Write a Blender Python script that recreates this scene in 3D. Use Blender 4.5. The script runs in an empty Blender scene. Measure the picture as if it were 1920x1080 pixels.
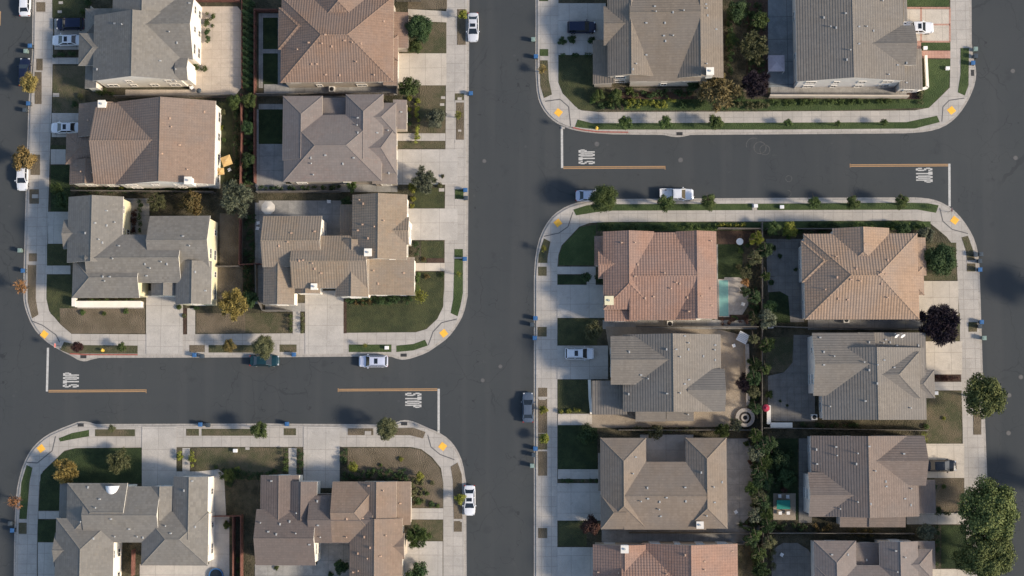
import bpy, bmesh, math, random
from mathutils import Vector, Matrix
R = math.radians
sc = bpy.context.scene
# ------------------------------------------------------------------ camera
F = 2600.0                      # focal length in photo pixels (1920 wide)
CAMH = 221.0
ND = Vector((110.0, -225.0, -F)).normalized()      # straight down, seen by the camera
Zw = -ND
Xw = (Vector((1, 0, 0)) - Zw * Zw.x).normalized()
Yw = Zw.cross(Xw)
cam = bpy.data.cameras.new('camera'); co = bpy.data.objects.new('camera', cam)
sc.collection.objects.link(co)
cam.sensor_width = 36; cam.lens = 36 * F / 1920
cam.clip_start = 1; cam.clip_end = 3000
co.matrix_world = Matrix.Translation((0, 0, CAMH)) @ Matrix((Xw, Yw, Zw)).to_4x4()
sc.camera = co

def P(px, py, z=0.0):
    """ground-plan point seen at photo pixel (px,py) when it lies at height z"""
    d = Vector(((px - 960) / F, -(py - 540) / F, -1))
    w = Vector((d.dot(Xw), d.dot(Yw), d.dot(Zw)))
    t = (z - CAMH) / w.z
    return Vector((w.x * t, w.y * t, z))
# ------------------------------------------------------------------ light
SUN_EL, SUN_AZ = 30.0, -14.0     # elevation; direction of the sun, degrees from +X (east) towards +Y
world = bpy.data.worlds.new('World'); sc.world = world; world.use_nodes = True
nt = world.node_tree; nt.nodes.clear()
sky = nt.nodes.new('ShaderNodeTexSky'); sky.sky_type = 'NISHITA'; sky.sun_disc = False
sky.sun_elevation = R(SUN_EL); sky.sun_rotation = R(90 - SUN_AZ)
bg = nt.nodes.new('ShaderNodeBackground'); bg.inputs[1].default_value = 0.15
wo = nt.nodes.new('ShaderNodeOutputWorld')
nt.links.new(sky.outputs[0], bg.inputs[0]); nt.links.new(bg.outputs[0], wo.inputs[0])
sl = bpy.data.lights.new('sun', 'SUN'); sl.energy = 3.9; sl.angle = R(7.5); sl.color = (1, .87, .70)
so = bpy.data.objects.new('sun', sl); sc.collection.objects.link(so)
sd = Vector((math.cos(R(SUN_EL)) * math.cos(R(SUN_AZ)), math.cos(R(SUN_EL)) * math.sin(R(SUN_AZ)), math.sin(R(SUN_EL))))
so.rotation_euler = sd.to_track_quat('Z', 'Y').to_euler()
sc.view_settings.view_transform = 'Standard'; sc.view_settings.look = 'None'
sc.view_settings.gamma = 1; sc.view_settings.exposure = 0.5
sc.cycles.use_denoising = True

# ------------------------------------------------------------------ helpers
def link(o): sc.collection.objects.link(o); return o
def tag(o, label=None, cat=None, group=None, kind=None):
    if label: o['label'] = label
    if cat: o['category'] = cat
    if group: o['group'] = group
    if kind: o['kind'] = kind
    return o
AUTO = []     # (object, base label, px, py)
def auto(o, base, px, py): AUTO.append((o, base, px, py)); o['label'] = base
ORD = ['topmost', 'second from the top', 'third from the top', 'fourth from the top', 'fifth from the top', 'sixth from the top', 'seventh from the top', 'eighth from the top', 'ninth from the top', 'tenth from the top', 'eleventh from the top', 'twelfth from the top']
def finish_labels():
    g = {}
    for a in AUTO: g.setdefault(a[1], []).append(a)
    for base, l in g.items():
        if len(l) == 1: continue
        dx = max(a[2] for a in l) - min(a[2] for a in l); dy = max(a[3] for a in l) - min(a[3] for a in l)
        k = 3 if dy >= dx else 2
        l.sort(key=lambda a: a[k])
        n = len(l)
        for i, a in enumerate(l):
            s = ORD[i] if i < len(ORD) else 'number %d from the top' % (i + 1)
            if i == n - 1 and n > 2: s = 'lowest'
            if n == 2: s = ('upper of the two', 'lower of the two')[i]
            if k == 2:
                s = s.replace('topmost', 'leftmost').replace('from the top', 'from the left').replace('lowest', 'rightmost').replace('upper of', 'left of').replace('lower of', 'right of')
            a[0]['label'] = base + ', ' + s

class MB:
    def __init__(s): s.v = []; s.f = []; s.m = []; s.uv = []; s.sm = []
    def face(s, pts, m=0, uv=None, smooth=False):
        b = len(s.v); s.v += [tuple(p) for p in pts]; s.f.append(tuple(range(b, b + len(pts)))); s.m.append(m); s.sm.append(smooth)
        s.uv.append(uv or [(p[0], p[1]) for p in pts])
    def box(s, x0, y0, z0, x1, y1, z1, m=0, ang=0, c=None, taper=0):
        if x0 > x1: x0, x1 = x1, x0
        if y0 > y1: y0, y1 = y1, y0
        t = taper
        q = [(x0, y0, z0), (x1, y0, z0), (x1, y1, z0), (x0, y1, z0), (x0 + t, y0 + t, z1), (x1 - t, y0 + t, z1), (x1 - t, y1 - t, z1), (x0 + t, y1 - t, z1)]
        if ang:
            c = c or ((x0 + x1) / 2, (y0 + y1) / 2); ca, sa = math.cos(ang), math.sin(ang)
            q = [(c[0] + (a - c[0]) * ca - (b - c[1]) * sa, c[1] + (a - c[0]) * sa + (b - c[1]) * ca, z) for a, b, z in q]
        for idx in ((3, 2, 1, 0), (4, 5, 6, 7), (0, 1, 5, 4), (1, 2, 6, 5), (2, 3, 7, 6), (3, 0, 4, 7)):
            s.face([q[i] for i in idx], m)
    def bar(s, a, b, w, h, m=0):
        """box-section bar from a to b"""
        a, b = Vector(a), Vector(b); d = (b - a); L = d.length
        if L < 1e-4: return
        d.normalize(); u = d.cross(Vector((0, 0, 1)))
        if u.length < 1e-3: u = Vector((1, 0, 0))
        u.normalize(); w_ = u * w / 2; h_ = u.cross(d) * h / 2
        q = [a - w_ - h_, a + w_ - h_, a + w_ + h_, a - w_ + h_, b - w_ - h_, b + w_ - h_, b + w_ + h_, b - w_ + h_]
        for idx in ((0, 1, 2, 3), (7, 6, 5, 4), (4, 5, 1, 0), (5, 6, 2, 1), (6, 7, 3, 2), (7, 4, 0, 3)): s.face([q[i] for i in idx], m)
    def cyl(s, a, b, r0, r1=None, n=12, m=0, caps=True, smooth=True):
        r1 = r0 if r1 is None else r1
        a, b = Vector(a), Vector(b); d = (b - a).normalized()
        u = d.orthogonal().normalized(); w = d.cross(u)
        A = [a + (u * math.cos(t) + w * math.sin(t)) * r0 for t in [2 * math.pi * i / n for i in range(n)]]
        B = [b + (u * math.cos(t) + w * math.sin(t)) * r1 for t in [2 * math.pi * i / n for i in range(n)]]
        for i in range(n):
            j = (i + 1) % n; s.face([A[i], A[j], B[j], B[i]], m, smooth=smooth)
        if caps: s.face(A[::-1], m); s.face(B, m)
    def build(s, name, mats, parent=None, loc=None):
        me = bpy.data.meshes.new(name); me.from_pydata(s.v, [], s.f)
        if not isinstance(mats, (list, tuple)): mats = [mats]
        for q in mats: me.materials.append(q)
        me.polygons.foreach_set('material_index', s.m); me.polygons.foreach_set('use_smooth', s.sm)
        ul = me.uv_layers.new(name='UVMap'); flat = []
        for u in s.uv:
            for a in u: flat += [a[0], a[1]]
        ul.data.foreach_set('uv', flat)
        me.update()
        o = bpy.data.objects.new(name, me); link(o)
        if parent: o.parent = parent
        if loc: o.location = loc
        return o
def empty(name, loc, rz=0):
    o = bpy.data.objects.new(name, None); link(o); o.location = loc; o.rotation_euler = (0, 0, rz); o.empty_display_size = .5; return o

# ------------------------------------------------------------------ materials
def nodes(name):
    m = bpy.data.materials.new(name); m.use_nodes = True
    n = m.node_tree; b = n.nodes['Principled BSDF']; b.inputs['Specular IOR Level'].default_value = .25
    return m, n, b
def N(n, t, **k):
    o = n.nodes.new(t)
    for a, b in k.items(): setattr(o, a, b)
    return o
def mixc(n, fac, a, b):
    x = N(n, 'ShaderNodeMix', data_type='RGBA')
    for s, v in ((0, fac), (6, a), (7, b)):
        if isinstance(v, (int, float)): x.inputs[s].default_value = v
        elif isinstance(v, tuple): x.inputs[s].default_value = (*v[:3], 1)
        else: n.links.new(v, x.inputs[s])
    return x.outputs[2]
def noise(n, vec, scale, detail=4, rough=.6, lo=.3, hi=.7):
    t = N(n, 'ShaderNodeTexNoise'); t.inputs['Scale'].default_value = scale; t.inputs['Detail'].default_value = detail; t.inputs['Roughness'].default_value = rough
    n.links.new(vec, t.inputs['Vector'])
    r = N(n, 'ShaderNodeMapRange'); r.inputs[1].default_value = lo; r.inputs[2].default_value = hi
    n.links.new(t.outputs[0], r.inputs[0]); return r.outputs[0]
def pos(n): return N(n, 'ShaderNodeNewGeometry').outputs['Position']
def mul(n, a, b, op='MULTIPLY'):
    x = N(n, 'ShaderNodeMath', operation=op)
    for i, v in enumerate((a, b)):
        if isinstance(v, (int, float)): x.inputs[i].default_value = v
        elif v is not None: n.links.new(v, x.inputs[i])
    return x.outputs[0]
def plain(name, c, rough=.6, metal=0, var=.12, scale=2.0, spec=.3):
    m, n, b = nodes(name); p = pos(n)
    f = noise(n, p, scale)
    o = mixc(n, f, tuple(x * (1 - var) for x in c), tuple(min(1, x * (1 + var)) for x in c))
    n.links.new(o, b.inputs[0]); b.inputs['Roughness'].default_value = rough; b.inputs['Metallic'].default_value = metal; b.inputs['Specular IOR Level'].default_value = spec
    return m
def ground_mat(name, c1, c2, s1=.25, s2=4, c3=None, bump=.3, joints=None, jc=.72, fine=12, stretch=None):
    """two-scale mottled ground; joints=(dx,dy) cuts contraction joints"""
    m, n, b = nodes(name); p = pos(n); pp = p
    if stretch:
        mp = N(n, 'ShaderNodeMapping'); mp.inputs['Scale'].default_value = (*stretch, 1); n.links.new(p, mp.inputs[0]); pp = mp.outputs[0]
    f1 = noise(n, pp, s1, 5, .7, .41, .59); f2 = noise(n, p, s2, 4, .7, .3, .7); f3 = noise(n, p, fine, 2, .5, .3, .7)
    col = mixc(n, f1, c1, c2)
    col = mixc(n, mul(n, f2, .45), col, c3 or tuple(x * .75 for x in c1))
    col = mixc(n, mul(n, f3, .25), col, tuple(min(1, x * 1.35) for x in c2))
    if joints:
        sx = N(n, 'ShaderNodeSeparateXYZ'); n.links.new(p, sx.inputs[0]); lines = None
        for i, d in enumerate(joints):
            if not d: continue
            a = mul(n, sx.outputs[i], 1.0 / d); a = mul(n, a, None, 'FRACT'); a = mul(n, mul(n, a, .5, 'SUBTRACT'), None, 'ABSOLUTE')
            a = mul(n, a, .5 - .035 / d, 'GREATER_THAN')
            lines = a if lines is None else mul(n, lines, a, 'MAXIMUM')
        col = mixc(n, mul(n, lines, jc), col, tuple(x * .42 for x in c1))
        # each panel of a slightly different pour
        v = N(n, 'ShaderNodeVectorMath', operation='DIVIDE'); n.links.new(p, v.inputs[0]); v.inputs[1].default_value = (joints[0] or 3, joints[1] or 3, 50)
        v2 = N(n, 'ShaderNodeVectorMath', operation='FLOOR'); n.links.new(v.outputs[0], v2.inputs[0])
        wn = N(n, 'ShaderNodeTexWhiteNoise'); n.links.new(v2.outputs[0], wn.inputs[0])
        col = mixc(n, mul(n, wn.outputs[0], .28), col, tuple(x * .72 for x in c2))
    if joints:
        st = noise(n, p, .9, 6, .75, .58, .75); col = mixc(n, mul(n, st, .45), col, tuple(x * .5 for x in c1))
    n.links.new(col, b.inputs[0]); b.inputs['Roughness'].default_value = .9
    if bump:
        bp = N(n, 'ShaderNodeBump'); bp.inputs['Strength'].default_value = bump; bp.inputs['Distance'].default_value = .1
        n.links.new(f3 if fine < 20 else f2, bp.inputs['Height']); n.links.new(bp.outputs[0], b.inputs['Normal'])
    return m
def srgb(r, g, b): return tuple(((x / 255 + .055) / 1.055) ** 2.4 if x > 10 else x / 3294 for x in (r, g, b))

M = {}
def asphalt():
    m, n, b = nodes('asphalt'); p = pos(n)
    big = noise(n, p, .035, 5, .6, .35, .65)
    mp = N(n, 'ShaderNodeMapping'); mp.inputs['Scale'].default_value = (1.0, .05, 1); n.links.new(p, mp.inputs[0])
    st = noise(n, mp.outputs[0], .9, 4, .6, .3, .7)
    mp2 = N(n, 'ShaderNodeMapping'); mp2.inputs['Scale'].default_value = (.05, 1.0, 1); n.links.new(p, mp2.inputs[0])
    st2 = noise(n, mp2.outputs[0], .7, 3, .6, .3, .7)
    fine = noise(n, p, 9, 3, .7, .2, .8)
    c = mixc(n, big, (.039, .045, .049), (.055, .060, .060))
    c = mixc(n, mul(n, st, .35), c, (.057, .060, .061))
    c = mixc(n, mul(n, st2, .25), c, (.044, .048, .052))
    c = mixc(n, mul(n, fine, .35), c, (.062, .064, .064))
    sp = N(n, 'ShaderNodeTexVoronoi', feature='F1'); sp.inputs['Scale'].default_value = .22; n.links.new(p, sp.inputs['Vector'])
    d = mul(n, sp.outputs['Distance'], .045, 'LESS_THAN')
    c = mixc(n, mul(n, d, .35), c, (.08, .08, .08))
    wk = noise(n, p, .6, 6, .75, .62, .78)
    c = mixc(n, mul(n, wk, .6), c, (.095, .093, .09))
    # sealed crack lines, meandering
    wv = N(n, 'ShaderNodeTexNoise'); wv.inputs['Scale'].default_value = .12; wv.inputs['Detail'].default_value = 3; n.links.new(p, wv.inputs['Vector'])
    cr = mul(n, mul(n, wv.outputs[0], .5, 'SUBTRACT'), None, 'ABSOLUTE'); cr = mul(n, cr, .0009, 'LESS_THAN')
    c = mixc(n, mul(n, cr, .6), c, (.022, .025, .028))
    wp = N(n, 'ShaderNodeTexNoise'); wp.inputs['Scale'].default_value = .5; wp.inputs['Detail'].default_value = 4; n.links.new(p, wp.inputs['Vector'])
    wa = N(n, 'ShaderNodeVectorMath', operation='MULTIPLY_ADD'); n.links.new(wp.outputs['Color'], wa.inputs[0]); wa.inputs[1].default_value = (2.2, 2.2, 0); n.links.new(p, wa.inputs[2])
    ve = N(n, 'ShaderNodeTexVoronoi', feature='DISTANCE_TO_EDGE'); ve.inputs['Scale'].default_value = .11; n.links.new(wa.outputs[0], ve.inputs['Vector'])
    ck = mul(n, ve.outputs['Distance'], .006, 'LESS_THAN'); gate = noise(n, p, .05, 2, .5, .48, .56)
    c = mixc(n, mul(n, mul(n, ck, gate), .38), c, (.024, .027, .03))
    lane = noise(n, mp.outputs[0], .28, 2, .5, .52, .62); c = mixc(n, mul(n, lane, .35), c, (.066, .068, .068))
    oil = noise(n, p, .35, 3, .6, .62, .74); c = mixc(n, mul(n, oil, .4), c, (.032, .035, .038))
    n.links.new(c, b.inputs[0]); b.inputs['Roughness'].default_value = .9
    bp = N(n, 'ShaderNodeBump'); bp.inputs['Strength'].default_value = .2; bp.inputs['Distance'].default_value = .02
    n.links.new(fine, bp.inputs['Height']); n.links.new(bp.outputs[0], b.inputs['Normal'])
    return m
M['asphalt'] = asphalt()
M['gutter'] = ground_mat('gutter_concrete', (0.2970, 0.2756, 0.2448), (0.4180, 0.3816, 0.3417), 1.2, 5, joints=(3.05, 3.05), jc=.5)
M['kerb'] = ground_mat('kerb_concrete', (0.3564, 0.3296, 0.2940), (0.4644, 0.4223, 0.3724), .3, 5, c3=(0.2808, 0.2575, 0.2303), joints=(1.55, 1.55), jc=.45)
M['redkerb'] = plain('red_kerb_paint', (.30, .09, .07), .8, var=.3, scale=3)
M['conc'] = ground_mat('driveway_concrete', (0.3816, 0.3519, 0.3136), (0.4876, 0.4488, 0.4018), .3, 2.5, c3=(0.3180, 0.2958, 0.2646), joints=(3.0, 3.3), jc=.5)
M['concw'] = ground_mat('warm_concrete', (.44, .385, .32), (.54, .48, .40), .3, 3, c3=(.36, .32, .27), joints=(2.6, 2.9), jc=.5)
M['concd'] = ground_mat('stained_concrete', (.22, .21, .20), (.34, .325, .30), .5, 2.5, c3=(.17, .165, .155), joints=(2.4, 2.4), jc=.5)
M['agg'] = ground_mat('tan_aggregate', (0.4320, 0.3600, 0.2880), (0.5400, 0.4560, 0.3660), .3, 2.5, c3=(0.3360, 0.2820, 0.2280), joints=(1.5, 1.5), jc=.3)
M['tanp'] = ground_mat('tan_patio', (.29, .24, .185), (.36, .30, .23), .35, 2.0, c3=(.17, .14, .11), bump=.5)
M['slate'] = ground_mat('slate_patio', (.15, .14, .128), (.25, .23, .205), .8, 1.6, c3=(.07, .068, .06), joints=(1.1, 1.1), jc=.4)
M['bluep'] = ground_mat('blue_grey_patio', (.16, .18, .19), (.24, .26, .27), .4, 2.2, joints=(3.9, 3.7), jc=.95)
M['brick'] = ground_mat('brick_paving', (.40, .22, .16), (.50, .30, .23), .8, 5, joints=(.5, .5), jc=.4)
M['grass'] = ground_mat('green_lawn', (0.0319, 0.0432, 0.0195), (0.0725, 0.0792, 0.0330), .35, 1.6, c3=(0.0435, 0.0360, 0.0210), bump=.9, fine=7)
M['grassv'] = ground_mat('vivid_lawn', (0.0348, 0.0600, 0.0195), (0.0653, 0.0936, 0.0330), .35, 1.8, c3=(0.0435, 0.0540, 0.0210), bump=.9, fine=7)
M['grassd'] = ground_mat('deep_lawn', (0.0180, 0.0319, 0.0126), (0.0420, 0.0609, 0.0224), .4, 1.8, c3=(0.0150, 0.0203, 0.0098), bump=.9, fine=7)
M['mix'] = ground_mat('patchy_lawn', (0.0540, 0.0633, 0.0287), (0.1380, 0.1092, 0.0690), .28, 1.2, c3=(0.0600, 0.0633, 0.0322), bump=.9, fine=6)
M['dry'] = ground_mat('dry_lawn', (0.1140, 0.0897, 0.0598), (0.1860, 0.1437, 0.1012), .4, 1.6, c3=(0.0600, 0.0598, 0.0322), bump=.9, fine=6)
M['soil'] = ground_mat('garden_soil', (0.0336, 0.0312, 0.0198), (0.1020, 0.0840, 0.0550), .4, 1.5, c3=(0.0216, 0.0336, 0.0132), bump=.8, fine=5)
M['mulch'] = ground_mat('bark_mulch', (.05, .032, .024), (.09, .058, .042), .6, 3, bump=.8, fine=6)
M['dirt'] = ground_mat('bare_dirt', (.12, .095, .07), (.19, .155, .115), .4, 1.6, c3=(.06, .058, .035), bump=.8, fine=6)
def worn(name, c, k):
    m, n, b = nodes(name); q = pos(n); f = noise(n, q, 2.2, 6, .8, .35, .7); g_ = noise(n, q, 9, 3, .7, .3, .7)
    o = mixc(n, mul(n, f, k), c, (.13, .13, .125)); o = mixc(n, mul(n, g_, .3), o, tuple(x * .7 for x in c)); n.links.new(o, b.inputs[0]); b.inputs['Roughness'].default_value = .85; return m
M['white'] = worn('road_paint_white', (.56, .54, .50), .6)
M['yellow'] = worn('road_paint_yellow', (.44, .26, .12), .45)
M['tactile'] = plain('tactile_yellow', (.85, .45, .06), .7, var=.1)
M['iron'] = plain('cast_iron', (.13, .125, .12), .6, .3)
M['drain'] = plain('drain_dark', (.012, .014, .016), .8)
M['trim'] = plain('white_trim', (.66, .62, .56), .6, var=.05)
M['stucco_w'] = plain('cream_stucco', (.80, .74, .64), .9, var=.06, scale=1)
M['stucco_y'] = plain('yellow_stucco', (.66, .60, .40), .9, var=.06, scale=1)
M['stucco_t'] = plain('tan_stucco', (.48, .41, .33), .9, var=.08, scale=1)
M['stucco_g'] = plain('grey_stucco', (.60, .56, .51), .9, var=.08, scale=1)
M['glass'] = plain('window_glass', (.02, .026, .03), .12, 0, var=.2, spec=.6)
M['garage'] = plain('garage_door_paint', (.55, .52, .46), .6, var=.04)
M['vent'] = plain('vent_metal', (.36, .36, .35), .6, .1)
M['vent_tan'] = plain('vent_tan', (.46, .31, .22), .6)
M['pool'] = plain('pool_water', (.17, .33, .30), .05, 0, var=.1, spec=.5)
M['fence'] = ground_mat('fence_wood', (.12, .05, .04), (.19, .09, .07), 1.0, 6, bump=.2)
M['fence_g'] = ground_mat('weathered_fence_wood', (.13, .115, .10), (.20, .18, .155), 1.0, 6, bump=.2)
M['bark'] = ground_mat('bark', (.06, .045, .033), (.10, .078, .058), 2, 8)
M['tyre'] = plain('tyre_rubber', (.018, .018, .018), .85)
M['rim'] = plain('alloy_rim', (.45, .45, .46), .35, .8)
M['cglass'] = plain('car_glass', (.012, .016, .02), .08, 0, var=.1, spec=.7)
M['lampw'] = plain('headlight_lens', (.6, .6, .6), .15, .3)
M['lampr'] = plain('tail_light_lens', (.30, .015, .012), .25)
M['black'] = plain('black_plastic', (.016, .017, .018), .6)
M['binblue'] = plain('blue_bin_plastic', (.04, .12, .27), .5)
M['bingrey'] = plain('grey_bin_plastic', (.05, .065, .08), .55)
M['bingreen'] = plain('pale_green_bin_plastic', (.20, .27, .24), .55)
M['wht'] = plain('white_metal', (.75, .74, .72), .45, var=.04)
M['canvas'] = plain('beige_canvas', (.50, .46, .40), .9)
M['ochre'] = plain('ochre_canvas', (.55, .36, .15), .9)
M['redc'] = plain('red_canvas', (.33, .03, .06), .9)
M['mauvec'] = plain('pale_mauve_canvas', (.42, .37, .40), .9)
M['teal'] = plain('teal_cloth', (.02, .20, .16), .8)
M['yhyd'] = plain('yellow_hydrant_paint', (.75, .48, .08), .5)
M['stone'] = plain('pale_stone', (.33, .30, .27), .9, var=.2)

def paint(name, c, rough=.25):
    m, n, b = nodes(name); p = pos(n); f = noise(n, p, 1.5)
    n.links.new(mixc(n, f, tuple(x * .93 for x in c), c), b.inputs[0])
    b.inputs['Roughness'].default_value = rough; b.inputs['Coat Weight'].default_value = .5; b.inputs['Coat Roughness'].default_value = .08
    b.inputs['Metallic'].default_value = .15; return m

def roof_mat(name, c, barrel=0.0, course=.5, per=.42, accent=None, var=.09):
    """tiles in metres: u runs along the eave, v up the slope"""
    m, n, b = nodes(name); tc = N(n, 'ShaderNodeTexCoord'); uv = tc.outputs['UV']; p = pos(n)
    sx = N(n, 'ShaderNodeSeparateXYZ'); n.links.new(uv, sx.inputs[0]); u, v = sx.outputs[0], sx.outputs[1]
    iu = mul(n, mul(n, u, 1 / per), None, 'FLOOR'); iv = mul(n, mul(n, v, 1 / per), None, 'FLOOR')
    cb = N(n, 'ShaderNodeCombineXYZ'); n.links.new(iu, cb.inputs[0]); n.links.new(iv, cb.inputs[1])
    wn = N(n, 'ShaderNodeTexWhiteNoise'); n.links.new(cb.outputs[0], wn.inputs[0])
    lo = tuple(x * (1 - var) for x in c); hi = tuple(x * (1 + var) for x in c)
    col = mixc(n, wn.outputs[0], lo, hi)
    blotch = noise(n, p, .45, 5, .65, .35, .65)
    col = mixc(n, mul(n, blotch, .45), col, tuple(x * .8 for x in c))
    pat = noise(n, p, 1.8, 3, .7, .55, .7)
    col = mixc(n, mul(n, pat, .35), col, accent or tuple(min(1, x * 1.25) for x in c))
    # runs of staining down the slope
    mp = N(n, 'ShaderNodeMapping'); mp.inputs['Scale'].default_value = (1.2, .09, 1); n.links.new(uv, mp.inputs[0])
    run = noise(n, mp.outputs[0], 1.0, 4, .6, .45, .75); col = mixc(n, mul(n, run, .4), col, tuple(x * .70 for x in c))
    big = noise(n, p, .16, 3, .6, .42, .6); g_ = sum(c) / 3; col = mixc(n, mul(n, big, .35), col, tuple(g_ * .6 + x * .32 for x in c))
    spk = noise(n, p, 5, 2, .5, .66, .74); col = mixc(n, mul(n, spk, .5), col, tuple(min(1, x * 1.7) for x in c))
    h = None
    fu = mul(n, mul(n, mul(n, u, 2 * math.pi / per), None, 'SINE'), barrel * .019)
    f_ = mul(n, mul(n, v, 1 / per), None, 'FRACT')
    fv = mul(n, mul(n, mul(n, f_, 4.0), mul(n, mul(n, 1.0, f_, 'SUBTRACT'), 1.333), 'MINIMUM'), course * .030)
    h = mul(n, fu, fv, 'ADD')
    col = mixc(n, mul(n, mul(n, mul(n, mul(n, v, 1 / per), None, 'FRACT'), .12, 'LESS_THAN'), .22), col, tuple(x * .5 for x in c))
    n.links.new(col, b.inputs[0]); b.inputs['Roughness'].default_value = .85
    bp = N(n, 'ShaderNodeBump'); bp.inputs['Strength'].default_value = 1; bp.inputs['Distance'].default_value = 1.0
    n.links.new(h, bp.inputs['Height']); n.links.new(bp.outputs[0], b.inputs['Normal'])
    return m
ROOF = {
 'grey':   roof_mat('grey_flat_tile', (0.188, 0.172, 0.149), 0, .25, .42, accent=(.26, .22, .17), var=.14),
 'pink':   roof_mat('pink_barrel_tile', (0.223, 0.160, 0.122), .8, .5, .42, accent=(.28, .17, .12)),
 'tan':    roof_mat('tan_barrel_tile', (0.243, 0.188, 0.135), .7, .45, .42, accent=(.34, .20, .12)),
 'brown':  roof_mat('brown_barrel_tile', (0.233, 0.155, 0.113), .8, .45, .42, accent=(.31, .18, .11)),
 'mauve':  roof_mat('mauve_flat_tile', (0.198, 0.165, 0.147), .1, .3, .42, accent=(.27, .17, .14)),
 'taupe':  roof_mat('taupe_flat_tile', (0.193, 0.158, 0.123), .05, 1.2, .42),
 'salmon': roof_mat('salmon_barrel_tile', (0.283, 0.171, 0.126), .9, 1.0, .44, accent=(.33, .20, .15)),
 'orange': roof_mat('orange_tan_tile', (0.306, 0.209, 0.144), 1.0, .8, .44),
 'ash':    roof_mat('ash_grey_tile', (0.189, 0.166, 0.141), .05, 1.2, .42),
 'beige':  roof_mat('beige_flat_tile', (0.209, 0.165, 0.127), .05, .5, .42),
 'umber':  roof_mat('umber_flat_tile', (0.187, 0.145, 0.121), .05, 1.2, .42),
 'cocoa':  roof_mat('cocoa_flat_tile', (0.152, 0.118, 0.102), .1, .45, .42, accent=(.20, .15, .12)),
 'rose':   roof_mat('rose_flat_tile', (0.223, 0.160, 0.118), .1, .45, .42, accent=(.28, .17, .13)),
}
# ------------------------------------------------------------------ ground, roads, kerbs
def sheet(name, pts, z, mat, label=None, thick=0.0, kind='structure', mats=None):
    """flat polygon from photo-plan points, optionally with side walls down to z-thick"""
    w = [P(a, b, z) for a, b in pts]
    area = sum(w[i].x * w[(i + 1) % len(w)].y - w[(i + 1) % len(w)].x * w[i].y for i in range(len(w)))
    if area < 0: w = w[::-1]
    mb = MB(); mb.face(w)
    if thick:
        for i in range(len(w)):
            a, b = w[i], w[(i + 1) % len(w)]
            mb.face([(a.x, a.y, z - thick), (b.x, b.y, z - thick), b, a])
    o = mb.build(name, mat); o['kind'] = kind
    if label: o['label'] = label
    return o
def inset(pts, d):
    """offset an (image clockwise) polygon inwards by d px"""
    n = len(pts); out = []
    ar = sum(pts[i][0] * pts[(i + 1) % n][1] - pts[(i + 1) % n][0] * pts[i][1] for i in range(n)); s = 1 if ar > 0 else -1
    for i in range(n):
        a, b, c = pts[i - 1], pts[i], pts[(i + 1) % n]
        u = Vector((b[0] - a[0], b[1] - a[1])).normalized(); v = Vector((c[0] - b[0], c[1] - b[1])).normalized()
        n1 = Vector((-u.y, u.x)) * s; n2 = Vector((-v.y, v.x)) * s; k = n1 + n2; k = k / max(.3, (k.length ** 2 / 2))
        out.append((b[0] + k.x * d, b[1] + k.y * d))
    return out
def smooth(pts, closed=True, it=1):
    for _ in range(it):
        o = []
        for i in range(len(pts)):
            a, b = pts[i], pts[(i + 1) % len(pts)]
            if math.hypot(a[0] - b[0], a[1] - b[1]) > 90:
                o += [(a[0], a[1]), (a[0] + (b[0] - a[0]) * .02, a[1] + (b[1] - a[1]) * .02), (a[0] + (b[0] - a[0]) * .98, a[1] + (b[1] - a[1]) * .98)]
            else: o += [(a[0] * .75 + b[0] * .25, a[1] * .75 + b[1] * .25), (a[0] * .25 + b[0] * .75, a[1] * .25 + b[1] * .75)]
        pts = o
    return pts
g = MB(); g.face([(-420, -420, 0), (420, -420, 0), (420, 420, 0), (-420, 420, 0)])
road = g.build('road', M['asphalt']); road['kind'] = 'structure'

OUT = {
 'A': [(63, -170), (60, 100), (53, 200), (50, 300), (47, 400), (45, 480), (43, 555), (47, 580), (60, 612), (82, 638), (112, 657), (135, 668), (148, 676), (160, 678), (172, 674), (186, 671), (500, 670), (732, 668), (744, 673), (757, 675), (772, 672), (800, 662), (818, 650), (840, 634), (857, 612), (870, 588), (877, 555), (878, 400), (879, 200), (881, -170)],
 'B': [(23, 1270), (27, 985), (30, 925), (38, 885), (50, 855), (66, 833), (88, 815), (112, 804), (135, 795), (148, 790), (162, 790), (180, 795), (500, 794), (735, 796), (748, 789), (762, 787), (778, 791), (800, 801), (822, 810), (842, 823), (857, 842), (868, 867), (874, 905), (876, 1270)],
 'C': [(1004, -170), (1004, 140), (1007, 180), (1016, 203), (1031, 222), (1050, 235), (1075, 244), (1105, 249), (1150, 252), (1245, 253), (1262, 257), (1278, 257), (1295, 253), (1440, 252), (1700, 250), (1740, 247), (1768, 239), (1790, 224), (1807, 203), (1820, 180), (1829, 155), (1831, 132), (1825, 108), (1822, 80), (1821, -170)],
 'D': [(1001, 1270), (1001, 800), (1001, 520), (1004, 475), (1013, 440), (1030, 410), (1050, 393), (1075, 381), (1110, 374), (1160, 373), (1440, 371), (1720, 370), (1748, 373), (1772, 382), (1795, 399), (1815, 425), (1829, 452), (1836, 485), (1838, 540), (1843, 700), (1848, 810), (1852, 920), (1857, 1270)],
}
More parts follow.
